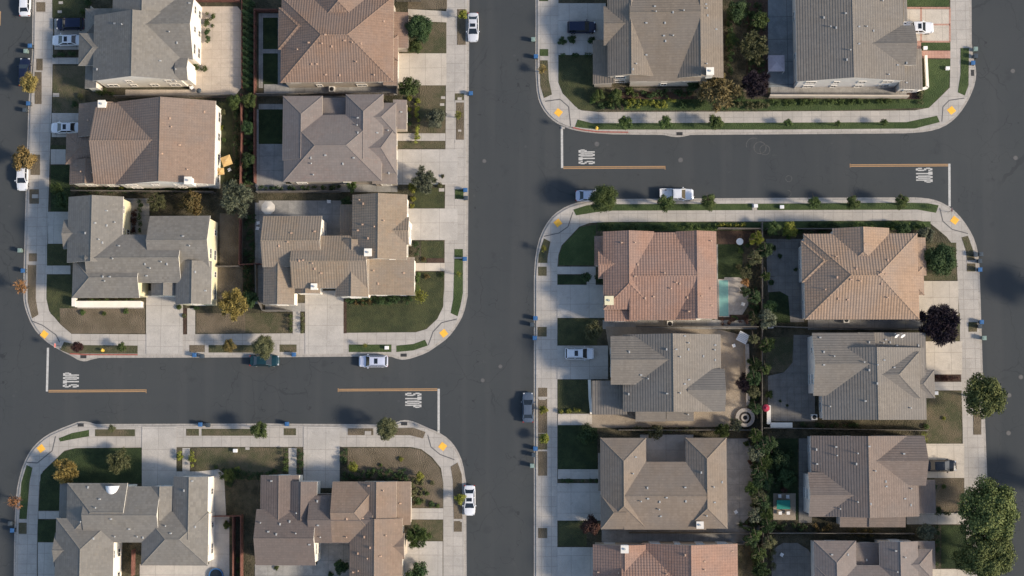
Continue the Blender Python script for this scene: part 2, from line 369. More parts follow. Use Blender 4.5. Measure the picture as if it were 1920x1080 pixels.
YARD = {
 'A': [(101, -170), (99, 100), (97, 200), (93, 300), (90, 400), (88, 500), (87, 560), (92, 583), (113, 608), (134, 626), (300, 627), (540, 625), (780, 623), (800, 617), (820, 598), (830, 577), (833, 540), (836, 200), (838, -170)],
 'B': [(68, 1270), (70, 1000), (74, 905), (80, 884), (100, 865), (121, 845), (142, 840), (400, 838), (770, 838), (790, 842), (810, 857), (827, 878), (831, 905), (831, 1270)],
 'C': [(1047, -170), (1047, 152), (1056, 176), (1078, 199), (1090, 207), (1120, 210), (1440, 209), (1715, 207), (1742, 202), (1765, 180), (1781, 164), (1782, 120), (1782, -170)],
 'D': [(1045, 1270), (1045, 500), (1047, 478), (1053, 460), (1070, 442), (1086, 425), (1105, 418), (1140, 416), (1440, 415), (1720, 413), (1742, 417), (1756, 428), (1775, 444), (1789, 462), (1794, 490), (1799, 600), (1805, 800), (1811, 1270)],
}
OUT['E'] = [(-420, -170), (-78, -170), (-92, 1270), (-420, 1270)]; YARD['E'] = [(-420, -170), (-116, -170), (-130, 1270), (-420, 1270)]
OUT['G'] = [(1975, -170), (2400, -170), (2400, 1270), (2012, 1270)]; YARD['G'] = [(2016, -170), (2400, -170), (2400, 1270), (2053, 1270)]
Z0 = .15
for k in 'ABCDEG':
    o = smooth(OUT[k])
    sheet('gutter', o, .02, M['gutter'], thick=.02)
    sheet('pavement', inset(o, 4.2), Z0, M['kerb'], thick=.14)
    sheet('yard_ground', YARD[k], Z0 + .006, M['soil'])

def rect(a): return [(a[0], a[1]), (a[2], a[1]), (a[2], a[3]), (a[0], a[3])]
ZL = [0]
def lay(name, mat, *shapes, z=.012):
    for s in shapes:
        pts = rect(s) if not isinstance(s[0], tuple) else list(s)
        ZL[0] += 1
        sheet(name, pts, Z0 + z * 2 + (ZL[0] % 13) * .0003, M[mat])
# park strips beside the kerb
lay('kerb_grass_strip', 'dry', (68, 4, 85, 22), (68, 110, 80, 132), (65, 135, 78, 195), (57, 290, 75, 328), (55, 355, 73, 382), (54, 475, 69, 490),
    ((52, 497), (68, 497), (67, 560), (72, 590), (60, 597), (52, 565)), (355, 647, 384, 660), ((857, 17), (873, 17), (873, 84), (857, 84)), (855, 192, 870, 262),
    ((845, 875), (858, 867), (866, 890), (867, 973), (851, 973), (849, 900)), (851, 977, 866, 997), ((652, 803), (700, 803), (700, 816), (652, 816)),
    ((735, 803), (775, 802), (798, 810), (793, 822), (768, 816), (706, 816)), (1009, 727, 1026, 744), (1009, 748, 1026, 812), (1009, 846, 1026, 892), (1009, 990, 1026, 1009), (1825, 775, 1840, 815))
lay('kerb_grass_strip', 'mix', ((120, 641), (150, 647), (258, 648), (258, 663), (130, 663), (113, 656)), (391, 647, 480, 661), (524, 646, 556, 660), (35, 980, 50, 1001), (853, 175, 870, 188),
    (178, 805, 253, 818), (349, 804, 373, 817), (378, 804, 475, 817), (532, 803, 555, 816), (1009, 813, 1026, 843),
    ((1012, 113), (1027, 113), (1029, 150), (1035, 177), (1020, 184), (1013, 160)), ((1020, 447), (1032, 453), (1027, 480), (1026, 493), (1009, 493), (1010, 478)), (1009, 500, 1025, 517), (1008, 613, 1025, 631), ((1803, 445), (1815, 442), (1825, 470), (1828, 488), (1813, 488), (1811, 470)), (1813, 494, 1829, 509), (1816, 604, 1832, 622))
lay('kerb_grass_strip', 'grassv', (654, 646, 734, 660), ((743, 648), (775, 645), (797, 637), (802, 648), (775, 657), (743, 660)), (853, 355, 869, 373), ((852, 485), (868, 485), (868, 550), (863, 575), (858, 593), (845, 587), (850, 560)), (852, 467, 868, 482),
    ((110, 822), (135, 812), (167, 806), (167, 818), (128, 825), (113, 828)), ((50, 872), (61, 877), (55, 905), (50, 973), (36, 973), (40, 905)), (1011, -5, 1028, 2), (1012, 92, 1028, 105),
    ((1801, 90), (1817, 90), (1816, 160), (1809, 179), (1796, 173), (1801, 140)))
lay('kerb_grass_strip', 'grassv', ((1083, 224), (1110, 231), (1440, 230), (1700, 229), (1757, 217), (1762, 229), (1715, 241), (1440, 243), (1120, 243), (1078, 238)),
    ((1075, 393), (1100, 385), (1130, 383), (1410, 382), (1410, 394), (1140, 395), (1110, 399), (1080, 404)), ((1420, 382), (1700, 380), (1740, 381), (1760, 385), (1755, 399), (1720, 393), (1420, 394)))
# lawns
lay('lawn', 'grass', (98, -20, 165, 33), ((88, 458), (128, 458), (128, 498), (88, 498)), ((88, 515), (137, 515), (137, 575), (110, 602), (95, 588), (87, 560)), (95, 272, 125, 280),
    ((650, 556), (776, 556), (780, 510), (833, 510), (831, 575), (820, 597), (798, 617), (780, 622), (650, 624)), (640 + 150, 452, 832, 492), (775, 352, 833, 390), (405, 190, 436, 345),
    ((1047, 103), (1116, 103), (1120, 165), (1170, 185), (1120, 208), (1085, 205), (1055, 175), (1047, 155)), (1740, 860, 1741, 861),
    (1046, 597, 1120, 647), (1046, 712, 1105, 775), (1047, 977, 1100, 1024))
lay('lawn', 'grassv', (1728, 78, 1782, 94), ((1738, 111), (1782, 111), (1780, 163), (1764, 180), (1741, 202), (1560, 207), (1440, 207), (1440, 186), (1712, 186), (1730, 165)), (1695, -20, 1780, 12), (1170, 186, 1440, 207),
    ((1048, 497), (1048, 480), (1055, 460), (1088, 426), (1118, 421), (1113, 497)), (1120, 417, 1440, 433), (1440, 415, 1745, 431))
lay('lawn', 'grassd', (95, 310, 132, 397), (493, 33, 521, 92), (491, 100, 527, 158), (485, 205, 531, 270), ((76, 890), (118, 848), (140, 841), (266, 840), (266, 906), (120, 906), (114, 957), (73, 957)), (71, 975, 105, 1016),
    (1345, 458, 1392, 522), (1442, 548, 1482, 605), ((1372, 835), (1395, 833), (1401, 845), (1401, 880), (1390, 902), (1375, 901), (1370, 880)), (1046, 797, 1120, 880), (1046, 516, 1098, 533), (1765, 985, 1812, 1065), (1440, 822, 1496, 975))
lay('lawn', 'mix', (99, 123, 160, 212), (460, 587, 540, 624), (767, 42, 837, 100), (787, 160, 835, 250), (745, 265, 834, 278), (770, 975, 830, 1014), (368, 840, 530, 900), (1735, 455, 1793, 525), (1750, 587, 1800, 640), (1737, 733, 1803, 832), (1436, 632, 1488, 698))
lay('lawn', 'dry', ((112, 578), (272, 578), (272, 625), (134, 625), (113, 607)), (368, 587, 460, 624), (765, -20, 838, 17), ((652, 840), (768, 840), (788, 844), (808, 858), (825, 880), (830, 905), (830, 952), (770, 952), (770, 900), (652, 895)), (1752, 896, 1808, 960))
lay('lawn', 'mix', ((-400, -160), (-130, -160), (-144, 1260), (-400, 1260)), ((2060, -160), (2390, -160), (2390, 1260), (2090, 1260)))
# drives and paths
lay('driveway', 'conc', (102, 35, 166, 93), (97, 212, 149, 257), (90, 397, 130, 457), (274, 545, 343, 663), (572, 545, 644, 663), (744, 280, 858, 346), (764, 391, 858, 450), (71, 1017, 110, 1100),
    (266, 800, 331, 915), (569, 800, 637, 915), (750, 1015, 830, 1100), (1047, 6, 1136, 103), (1045, 534, 1135, 596), (1045, 648, 1140, 711), (1045, 906, 1128, 976), (1045, 1026, 1114, 1100), z=.028)
lay('driveway', 'concw', (742, 100, 837, 160), (1690, 17, 1780, 77), (1722, 527, 1797, 590), (1734, 640, 1804, 702), (1725, 832, 1808, 896), (1738, 1067, 1812, 1100), z=.028)
lay('garden_path', 'conc', (98, 108, 162, 120), (95, 280, 123, 308), (87, 498, 132, 514), (351, 578, 366, 627), (549, 570, 563, 627), (742, 250, 835, 264), (72, 958, 114, 973), (342, 840, 356, 884), (541, 840, 556, 892),
    (768, 953, 831, 974), (1045, 500, 1117, 514), (1100, 514, 1117, 535), (1046, 776, 1112, 797), (1046, 880, 1128, 898), (1750, 716, 1804, 732), (1700, 962, 1808, 983), (1047, 88, 1118, 102), z=.022)
lay('garden_path', 'concw', ((765, 17), (838, 21), (838, 42), (790, 40), (765, 28)), (776, 493, 834, 508), (1046, 778, 1110, 795), z=.035)
lay('garden_path', 'brick', (1716, 95, 1782, 109), (1716, 78, 1727, 110), (235, 168, 440, 183), z=.022)
lay('planting_bed', 'mulch', (643, 560, 650, 625), (1750, 702, 1802, 716), (340, 578, 350, 627), (1160, 165, 1300, 186), (1345, 432, 1425, 458), (1345, 590, 1430, 612), (1690, 170, 1730, 186), (1400, -20, 1440, 180), (800, 484, 833, 493), z=.02)
# patios and side yards
lay('patio', 'agg', ((355, 12), (445, 12), (452, 20), (452, 165), (440, 181), (235, 183), (235, 168), (355, 168)), (1160, 165, 1161, 166), z=.022)
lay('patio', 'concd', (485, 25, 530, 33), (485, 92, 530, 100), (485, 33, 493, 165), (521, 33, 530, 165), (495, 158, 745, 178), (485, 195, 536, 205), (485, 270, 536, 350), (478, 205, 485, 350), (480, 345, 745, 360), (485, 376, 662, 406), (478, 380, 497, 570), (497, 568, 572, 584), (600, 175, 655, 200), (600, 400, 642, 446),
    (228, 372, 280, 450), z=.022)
lay('patio', 'conc', ((330, 884), (372, 884), (410, 880), (420, 888), (424, 968), (330, 968)), (392, 968, 430, 1100), (262, 1058, 392, 1100), (1200, 815, 1300, 875), (145, 566, 270, 578), z=.022)
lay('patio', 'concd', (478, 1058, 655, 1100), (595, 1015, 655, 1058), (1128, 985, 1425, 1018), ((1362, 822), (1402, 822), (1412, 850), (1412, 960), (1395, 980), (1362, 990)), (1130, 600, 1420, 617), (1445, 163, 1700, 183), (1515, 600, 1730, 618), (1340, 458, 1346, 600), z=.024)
lay('patio', 'tanp', ((1135, 612), (1350, 618), (1398, 630), (1403, 700), (1400, 800), (1105, 802), (1105, 775), (1160, 775)), (1450, 925, 1492, 975), z=.026)
lay('patio', 'dirt', (412, 400, 455, 505), (408, 500, 455, 560), (1145, 165, 1400, 172), z=.02)
lay('patio', 'bluep', (1440, -20, 1494, 164), z=.022)
lay('patio', 'slate', ((1436, 448), (1508, 448), (1508, 604), (1482, 604), (1478, 555), (1462, 546), (1440, 548)), ((1488, 628), (1528, 628), (1528, 790), (1440, 790), (1440, 705), (1470, 698), (1486, 680)), (1498, 822, 1522, 980),
    ((1447, 1045), (1452, 1028), (1468, 1018), (1495, 1018), (1515, 1030), (1528, 1050), (1528, 1110), (1447, 1110)), z=.024)
lay('terrace', 'stone', (1358, 520, 1376, 590), ((1386, 520), (1396, 526), (1403, 545), (1403, 572), (1392, 590), (1376, 590), (1376, 520)), z=.024)
# red painted kerbs
def strip(name, pts, w, z, mat, zt=0):
    mb = MB(); q = [P(a, b, z) for a, b in pts]
    for a, b in zip(q, q[1:]):
        d = (b - a).normalized(); n_ = Vector((-d.y, d.x, 0)) * w / 2
        mb.face([a - n_, b - n_, b + n_, a + n_])
    o = mb.build(name, M[mat]); o['kind'] = 'structure'; return o
strip('red_kerb_marking', [(1074, 239), (1090, 243), (1120, 247), (1178, 248)], .2, Z0 + .035, "redkerb")
strip('red_kerb_marking', [(131, 663), (160, 665), (258, 665)], .2, Z0 + .035, "redkerb")
for k in ((1690, 15, 1781, 15), (1690, 78, 1781, 78), (1727, 15, 1727, 78), (1781, 15, 1781, 78), (1690, 46, 1781, 46)):
    strip('brick_edging', [(k[0], k[1]), (k[2], k[3])], .28, Z0 + .066, "brick")
# corner ramps with tactile mats, grooves and joints
for x, y, a, arc in ((83, 627, -38, [(60, 602), (80, 610), (105, 628), (112, 642)]), (832, 625, 38, [(857, 598), (828, 605), (812, 622), (803, 647)]), (77, 841, 38, [(50, 867), (70, 868), (98, 845), (104, 818)]), (830, 837, -38, [(802, 815), (808, 838), (825, 852), (852, 862)]),
                (1047, 211, -38, [(1022, 190), (1050, 186), (1066, 200), (1070, 236)]), (1784, 207, 38, [(1808, 184), (1780, 188), (1768, 200), (1766, 228)]), (1046, 418, 38, [(1020, 443), (1048, 437), (1065, 425), (1074, 398)]), (1790, 413, -38, [(1762, 390), (1768, 415), (1785, 430), (1815, 438)])):
    c = P(x, y, Z0); s = .52
    mb = MB(); mb.box(c.x - s, c.y - s, Z0 + .002, c.x + s, c.y + s, Z0 + .02, ang=R(a))
    for i in range(6):
        for j in range(6):
            u, v = (i - 2.5) * .17, (j - 2.5) * .17; ca, sa = math.cos(R(a)), math.sin(R(a))
            X, Y = c.x + u * ca - v * sa, c.y + u * sa + v * ca
            mb.box(X - .025, Y - .025, Z0 + .02, X + .025, Y + .025, Z0 + .03)
    o = mb.build('tactile_paving', M['tactile']); o['kind'] = 'structure'
    strip('ramp_groove', arc, .16, Z0 + .008, 'iron')
# stop lines, yellow lines, STOP lettering
def road_rect(name, x0, y0, x1, y1, mat, w=None):
    a, b = P(x0, y0, .006), P(x1, y1, .006); d = (b - a).normalized(); n_ = Vector((-d.y, d.x, 0)) * w / 2
    mb = MB(); mb.face([a - n_, b - n_, b + n_, a + n_]); o = mb.build(name, M[mat]); o['kind'] = 'structure'
road_rect('stop_line', 1053.5, 237, 1054, 315, 'white', .36)
road_rect('stop_line', 90, 652, 88, 734, 'white', .36)
road_rect('stop_line', 822.5, 729, 822.5, 812, 'white', .36)
road_rect('stop_line', 1780, 307, 1780.5, 387, 'white', .36)
for x0, y0, x1, y1 in ((1056, 314.5, 1247, 313.5), (91, 733.5, 274, 732.5), (634, 731.5, 820, 730.5), (1594, 310.5, 1778, 309.5)):
    for s in (-1.4, 1.4): road_rect('centre_line', x0, y0 + s, x1, y1 + s, 'yellow', .15)
    road_rect('lane_marker', (x0 if x0 > 500 and x0 < 1000 or x0 > 1500 else x1), y0 - 3.5, (x0 if x0 > 500 and x0 < 1000 or x0 > 1500 else x1), y0 + 3.5, 'yellow', .12)
road_rect('centre_line', -.5, 21, -1.5, 48, 'yellow', .4)
GL = {'S': ["01110", "11011", "11000", "01110", "00011", "11011", "11011", "01110"], 'T': ["11111", "11111", "00110", "00110", "00110", "00110", "00110", "00110"],
      'O': ["01110", "11011", "11011", "11011", "11011", "11011", "11011", "01110"], 'P': ["11110", "11011", "11011", "11110", "11000", "11000", "11000", "11000"]}
def stop_text(px, py, heading):      # heading +1: read by a driver going east
    c = P(px, py, .006); LH = 2.6; LW = 2.4; cw = LW / 23.0; chh = LH / 8
    mb = MB()
    for li, ch in enumerate('STOP'):
        for r in range(8):
            run = None; row = GL[ch][r] + '0'
            for q in range(6):
                if row[q] == '1' and run is None: run = q
                if row[q] == '0' and run is not None:
                    u0 = -LW / 2 + (li * 6 + run) * cw; u1 = -LW / 2 + (li * 6 + q) * cw; v1 = LH / 2 - r * chh; v0 = v1 - chh
                    # u: driver's right, v: driver's forward
                    if heading > 0: xs = (v0, v1); ys = (-u1, -u0)
                    else: xs = (-v1, -v0); ys = (u0, u1)
                    mb.face([(c.x + xs[0], c.y + ys[0], .006), (c.x + xs[1], c.y + ys[0], .006), (c.x + xs[1], c.y + ys[1], .006), (c.x + xs[0], c.y + ys[1], .006)]); run = None
    o = mb.build('stop_lettering', M['white']); o['kind'] = 'structure'
stop_text(1100, 294, -1); stop_text(133, 712.5, -1); stop_text(775, 750.5, 1); stop_text(1733, 328.5, 1)
# worn turning-circle scuffs on the asphalt
def ring(px, py, rad, w, mat='gutter', n=28, a0=0, a1=360):
    c = P(px, py, .004); mb = MB()
    for i in range(n):
        t0, t1 = R(a0 + (a1 - a0) * i / n), R(a0 + (a1 - a0) * (i + 1) / n)
        mb.face([(c.x + math.cos(t) * r, c.y + math.sin(t) * r, .004) for t, r in ((t0, rad), (t0, rad + w), (t1, rad + w), (t1, rad))])
    o = mb.build('tyre_scuff', M['scuff']); o['kind'] = 'structure'
M['scuff'] = plain('tyre_scuff_grey', (.085, .084, .08), .9, var=.35, scale=3)
for k in ((1425, 277, .9, .12), (1434, 281, .75, .1), (1413, 272, 1.1, .1, 60, 200), (1479, 335, .45, .08), (1477, 363, .5, .07, -80, 90)):
    ring(k[0], k[1], k[2], k[3], a0=(k[4] if len(k) > 4 else 0), a1=(k[5] if len(k) > 5 else 360))
# manhole covers and storm drains are things
def manhole(px, py, r=.34, where=''):
    c = P(px, py, 0); e = empty('manhole_cover', (c.x, c.y, 0)); auto(e, 'round iron manhole cover in the ' + where, px, py); e['category'] = 'manhole cover'; e['group'] = 'manhole covers in the road'
    mb = MB(); mb.cyl((0, 0, .001), (0, 0, .016), r + .09, n=20); mb.build('collar', M['scuff'], e)
    mb = MB(); mb.cyl((0, 0, .017), (0, 0, .022), r, n=20)
    for i in range(-2, 3): mb.box(-r * .7, i * .1 - .02, .022, r * .7, i * .1 + .02, .028)
    mb.build('lid', M['iron'], e)
for k in ((1276, 300), (1119, 270)): manhole(*k, where='upper cross street')
for k in ((905, 713), (938, 687), (908, 302)): manhole(k[0], k[1], .26, where='long middle street')
for k in ((1899, 133), (1904, 296), (1914, 707), (1892, 741), (1891, 812)): manhole(k[0], k[1], .3, where='right-hand street')
def inlet(px, py, vert, where):
    c = P(px, py, 0); e = empty('storm_drain', (c.x, c.y, .02)); auto(e, 'dark storm drain ' + where, px, py); e['category'] = 'storm drain'; e['group'] = 'storm drains at the kerb'
    w, d = (.5, 1.0) if vert else (1.0, .5)
    mb = MB(); mb.box(-w / 2, -d / 2, 0, w / 2, d / 2, .14); mb.build('box', M['drain'], e)
    mb = MB()
    n = 7
    for i in range(n):
        t = -.5 + (i + .5) / n
        if vert: mb.box(-w / 2, t * d - .02, .142, w / 2, t * d + .02, .165)
        else: mb.box(t * w - .02, -d / 2, .142, t * w + .02, d / 2, .165)
    mb.build('grate', M['iron'], e)
for px, py, v, w in ((1274, 251, 0, 'below the orange-brown tree'), (157, 669, 0, 'above the left STOP marking'), (152, 797, 0, 'below the left stop line'), (757, 666, 0, 'just right of the silver SUV'), (758, 794.5, 0, 'right of the tree by the lower right stop line'), (1823, 137, 1, 'at the bulge by the top right corner')): inlet(px, py, v, w)
# ------------------------------------------------------------------ houses
class Blk: pass
def mkblk(spec, i, dpitch):
    x0, y0, x1, y1, e, kind = spec[:6]; ends = spec[6] if len(spec) > 6 else 'gg'; pitch = spec[7] if len(spec) > 7 else dpitch
    e = e + i * .013
    c = [P(a, b, Z0 + e) for a, b in ((x0, y0), (x1, y0), (x1, y1), (x0, y1))]
    B = Blk(); j = i * .009
    B.x0 = (c[0].x + c[3].x) / 2 - j; B.x1 = (c[1].x + c[2].x) / 2 + j; B.y1 = (c[0].y + c[1].y) / 2 + j; B.y0 = (c[2].y + c[3].y) / 2 - j
    B.e = e; B.kind = kind; B.ends = ends; B.p = pitch
    return B
def blk_faces(B):
    """top polygons (house z, ground = 0), ridge lines, rise; ends are W,E for ridge x and N,S for ridge y"""
    x0, x1, y0, y1, e, p = B.x0, B.x1, B.y0, B.y1, B.e, B.p
    if B.kind == 'x':
        h = (y1 - y0) / 2; r = e + h * p; yc = (y0 + y1) / 2; k = min(h, (x1 - x0) / 2)
        a = x0 + (k if B.ends[0] == 'h' else 0); b = x1 - (k if B.ends[1] == 'h' else 0)
        A, C = (a, yc, r), (b, yc, r); sw, se, ne, nw = (x0, y0, e), (x1, y0, e), (x1, y1, e), (x0, y1, e)
        fs = [[sw, se, C, A], [ne, nw, A, C]]; rl = [(A, C)]
        if B.ends[0] == 'h': fs.append([nw, sw, A]); rl += [(sw, A), (nw, A)]
        if B.ends[1] == 'h': fs.append([se, ne, C]); rl += [(se, C), (ne, C)]
        B.gab = ([(x0, y1, y0, yc, r, 'W')] if B.ends[0] == 'g' else []) + ([(x1, y0, y1, yc, r, 'E')] if B.ends[1] == 'g' else [])
    elif B.kind == 'y':
        h = (x1 - x0) / 2; r = e + h * p; xc = (x0 + x1) / 2; k = min(h, (y1 - y0) / 2)
        a = y1 - (k if B.ends[0] == 'h' else 0); b = y0 + (k if B.ends[1] == 'h' else 0)
        A, C = (xc, a, r), (xc, b, r); sw, se, ne, nw = (x0, y0, e), (x1, y0, e), (x1, y1, e), (x0, y1, e)
        fs = [[nw, sw, C, A], [se, ne, A, C]]; rl = [(A, C)]
        if B.ends[0] == 'h': fs.append([ne, nw, A]); rl += [(nw, A), (ne, A)]
        if B.ends[1] == 'h': fs.append([sw, se, C]); rl += [(sw, C), (se, C)]
    else:
        d = {'E': (x1 - x0), 'W': (x1 - x0), 'N': (y1 - y0), 'S': (y1 - y0), 'F': 0}[B.kind] * p
        z = {'E': (e + d, e, e, e + d), 'W': (e, e + d, e + d, e), 'N': (e + d, e + d, e, e), 'S': (e, e, e + d, e + d), 'F': (e, e, e, e)}[B.kind]
        fs = [[(x0, y0, z[0]), (x1, y0, z[1]), (x1, y1, z[2]), (x0, y1, z[3])]]; rl = []
    B.fs = fs; B.rl = rl
    return fs, rl
def blk_h(B, x, y, m=0.0):
    """roof height over (x,y), None outside"""
    if not (B.x0 + m <= x <= B.x1 - m and B.y0 + m <= y <= B.y1 - m): return None
    best = None
    for f in B.fs:
        a, b, c = Vector(f[0]), Vector(f[1]), Vector(f[2]); n = (b - a).cross(c - a)
        if abs(n.z) < 1e-6: continue
        z = a.z - (n.x * (x - a.x) + n.y * (y - a.y)) / n.z
        best = z if best is None else min(best, z)
    return best
def uvs(pts):
    a, b, c = Vector(pts[0]), Vector(pts[1]), Vector(pts[2]); n = (b - a).cross(c - a).normalized()
    if n.z < 0: n = -n
    u = Vector((-n.y, n.x, 0)); u = u.normalized() if u.length > 1e-4 else Vector((1, 0, 0)); v = n.cross(u)
    return [(Vector(p).dot(u), Vector(p).dot(v)) for p in pts]
HOUSES = []
NWIN = [0]
def house(name_label, specs, roof, wall='stucco_w', pitch=.42, vents=(), tanvent=False, chim=(), garage=None, cat='house', extra=None, porch=(), cap=None, skylights=()):
    Bs = [mkblk(s, i, pitch) for i, s in enumerate(specs)]
    cx = (min(b.x0 for b in Bs) + max(b.x1 for b in Bs)) / 2; cy = (min(b.y0 for b in Bs) + max(b.y1 for b in Bs)) / 2
    root = empty('house', (cx, cy, Z0)); tag(root, name_label, cat, 'two-storey houses with tiled roofs')
    for b in Bs: b.x0 -= cx; b.x1 -= cx; b.y0 -= cy; b.y1 -= cy; blk_faces(b)
    rm = MB(); wm = MB(); T = .2
    for b in Bs:
        allp = [q for f in b.fs for q in f]
        for f in b.fs:
            rm.face(f, 0, uvs(f)); lo = [(x, y, z - T) for x, y, z in f]; rm.face(lo[::-1], 1)
        # fascia along the perimeter edges of the shell
        ed = {}
        for f in b.fs:
            for i in range(len(f)):
                k = (f[i], f[(i + 1) % len(f)])
                if (k[1], k[0]) in ed: ed.pop((k[1], k[0]))
                else: ed[k] = 1
        for (p, q) in ed:
            if p == q: continue
            rm.face([(p[0], p[1], p[2] - T), (q[0], q[1], q[2] - T), q, p], 1)
        for p, q in b.rl:
            d = Vector(q) - Vector(p)
            if d.length < .3: continue
            u = d.normalized(); s = d.cross(Vector((0, 0, 1))).normalized() * .13; up = Vector((0, 0, .05))
            p0, q0 = Vector(p) - Vector((0, 0, .02)), Vector(q) - Vector((0, 0, .02))
            rm.face([p0 - s, q0 - s, q0 + up * 1.6, p0 + up * 1.6], 2); rm.face([q0 + s, p0 + s, p0 + up * 1.6, q0 + up * 1.6], 2)
        # walls
        g = {'x': (.18, .42), 'y': (.42, .18)}.get(b.kind, (.25, .25))
        X0, X1, Y0, Y1 = b.x0 + g[0], b.x1 - g[0], b.y0 + g[1], b.y1 - g[1]
        if b.kind in 'xy':
            ex = .42
            if b.ends[0] == 'h':
                if b.kind == 'x': X0 = b.x0 + ex
                else: Y1 = b.y1 - ex
            if b.ends[1] == 'h':
                if b.kind == 'x': X1 = b.x1 - ex
                else: Y0 = b.y0 + ex
        b.w = (X0, X1, Y0, Y1)
        if b.kind == 'F' or getattr(b, 'open', 0):
            for qx in (X0 + .1, X1 - .1):
                for qy in (Y0 + .1, Y1 - .1): wm.box(qx - .1, qy - .1, 0, qx + .1, qy + .1, b.e - T)
            continue
        # each wall follows the underside of the roof
        def top(x, y): return blk_h(b, x, y) - T + .01
        cs = [(X0, Y0), (X1, Y0), (X1, Y1), (X0, Y1)]
        for i in range(4):
            p, q = cs[i], cs[(i + 1) % 4]; mid = ((p[0] + q[0]) / 2, (p[1] + q[1]) / 2)
            pts = [(p[0], p[1], 0), (q[0], q[1], 0), (q[0], q[1], top(*q))]
            if abs(top(*mid) - (top(*p) + top(*q)) / 2) > .05: pts.append((mid[0], mid[1], top(*mid)))
            pts.append((p[0], p[1], top(*p))); wm.face(pts)
    wm.build('wall', M[wall], root)
    rmat = ROOF[roof]; trim = M['trim'] if wall != 'stucco_t' else M['stucco_t']
    ro = rm.build('roof', [rmat, trim, cap or rmat], root)
    def top_at(px, py):
        z = 6
        for _ in range(4):
            w = P(px, py, Z0 + z); x, y = w.x - cx, w.y - cy
            hs = [blk_h(b, x, y) for b in Bs]; hs = [h for h in hs if h is not None]
            if not hs: return None
            z = max(hs)
        return x, y, z
    for i, (px, py) in enumerate(vents):
        t = top_at(px, py)
        if not t: continue
        x, y, z = t; mb = MB(); k = i % 3
        if k == 0: mb.box(-.19, -.14, -.1, .19, .14, .16, taper=.04)
        elif k == 1: mb.cyl((0, 0, -.1), (0, 0, .32), .07, n=10); mb.cyl((0, 0, .32), (0, 0, .38), .13, .07, n=10)
        else: mb.box(-.13, -.2, -.1, .13, .2, .14, taper=.03)
        mb.build('roof_vent', M['vent_tan' if tanvent else 'vent'], ro, (x, y, z))
    for (px, py, s, hh, col) in chim:
        t = top_at(px, py)
        if not t: continue
        x, y, z = t; mb = MB(); mb.box(-s, -s, -1.6, s, s, hh)
        mb.box(-s - .1, -s - .1, hh, s + .1, s + .1, hh + .14)
        ch = mb.build('chimney', M[col], ro, (x, y, z))
        mb = MB(); mb.box(-s * .45, -s * .45, hh + .14, s * .45, s * .45, hh + .3); mb.build('chimney_pot', M['drain'], ch) if False else None
        mb2 = MB(); mb2.cyl((x, y, z + hh + .14), (x, y, z + hh + .36), .16, n=10); f_ = mb2.build('flue', M['vent'], ro)
    for (px, py, w, d) in skylights:
        t = top_at(px, py)
        if t: mb = MB(); mb.box(-w / 2, -d / 2, -.1, w / 2, d / 2, .2, taper=.06); mb.build('skylight', M['vent'], ro, t)
    # windows on the walls that face the open ground
    H = []
    nad = Vector((-cx, -cy, 0))
    for b in Bs:
        if b.kind == 'F': continue
        X0, X1, Y0, Y1 = b.w
        for (ax, fixed, a0, a1, nrm) in (('x', Y0, X0, X1, (0, -1)), ('x', Y1, X0, X1, (0, 1)), ('y', X0, Y0, Y1, (-1, 0)), ('y', X1, Y0, Y1, (1, 0))):
            if nrm[0] * nad.x + nrm[1] * nad.y < 4: continue
            L = a1 - a0; n = int(L // 3.2)
            for i in range(n):
                c = a0 + L * (i + .5) / n
                x, y = (c, fixed) if ax == 'x' else (fixed, c)
                ox, oy = x + nrm[0] * .5, y + nrm[1] * .5
                if any(o is not b and o.w[0] - .1 < ox < o.w[1] + .1 and o.w[2] - .1 < oy < o.w[3] + .1 for o in Bs if hasattr(o, 'w') and o.kind != 'F' and o.e > b.e - 1.2): continue
                for zz, hh in (((1.55), 1.3), ((4.25), 1.15)):
                    if zz + hh / 2 + .3 > b.e: continue
                    if zz < 2 and any(o is not b and o.w[0] < ox < o.w[1] and o.w[2] < oy < o.w[3] for o in Bs if hasattr(o, 'w')): continue
                    if (i * 7 + int(zz) + NWIN[0]) % 6 == 5: NWIN[0] += 1; continue
                    ww = (1.1, 1.5, .8)[(i + int(zz)) % 3]
                    NWIN[0] += 1
                    fr = MB(); pn = MB(); t = .09
                    def bx(mb, u0, u1, v0, v1, d0, d1):
                        if ax == 'x': mb.box(u0, fixed + nrm[1] * d0, v0, u1, fixed + nrm[1] * d1, v1)
                        else: mb.box(fixed + nrm[0] * d0, u0, v0, fixed + nrm[0] * d1, u1, v1)
                    bx(fr, c - ww / 2 - t, c + ww / 2 + t, zz - hh / 2 - t, zz - hh / 2, .0, .1); bx(fr, c - ww / 2 - t, c + ww / 2 + t, zz + hh / 2, zz + hh / 2 + t, .0, .12)
                    bx(fr, c - ww / 2 - t, c - ww / 2, zz - hh / 2, zz + hh / 2, .002, .08); bx(fr, c + ww / 2, c + ww / 2 + t, zz - hh / 2, zz + hh / 2, .002, .08)
                    bx(fr, c - .025, c + .025, zz - hh / 2, zz + hh / 2, .022, .06)
                    bx(pn, c - ww / 2, c + ww / 2, zz - hh / 2, zz + hh / 2, .005, .02)
                    w_ = fr.build('window', M['trim'], root); pn.build('pane', M['glass'], w_)
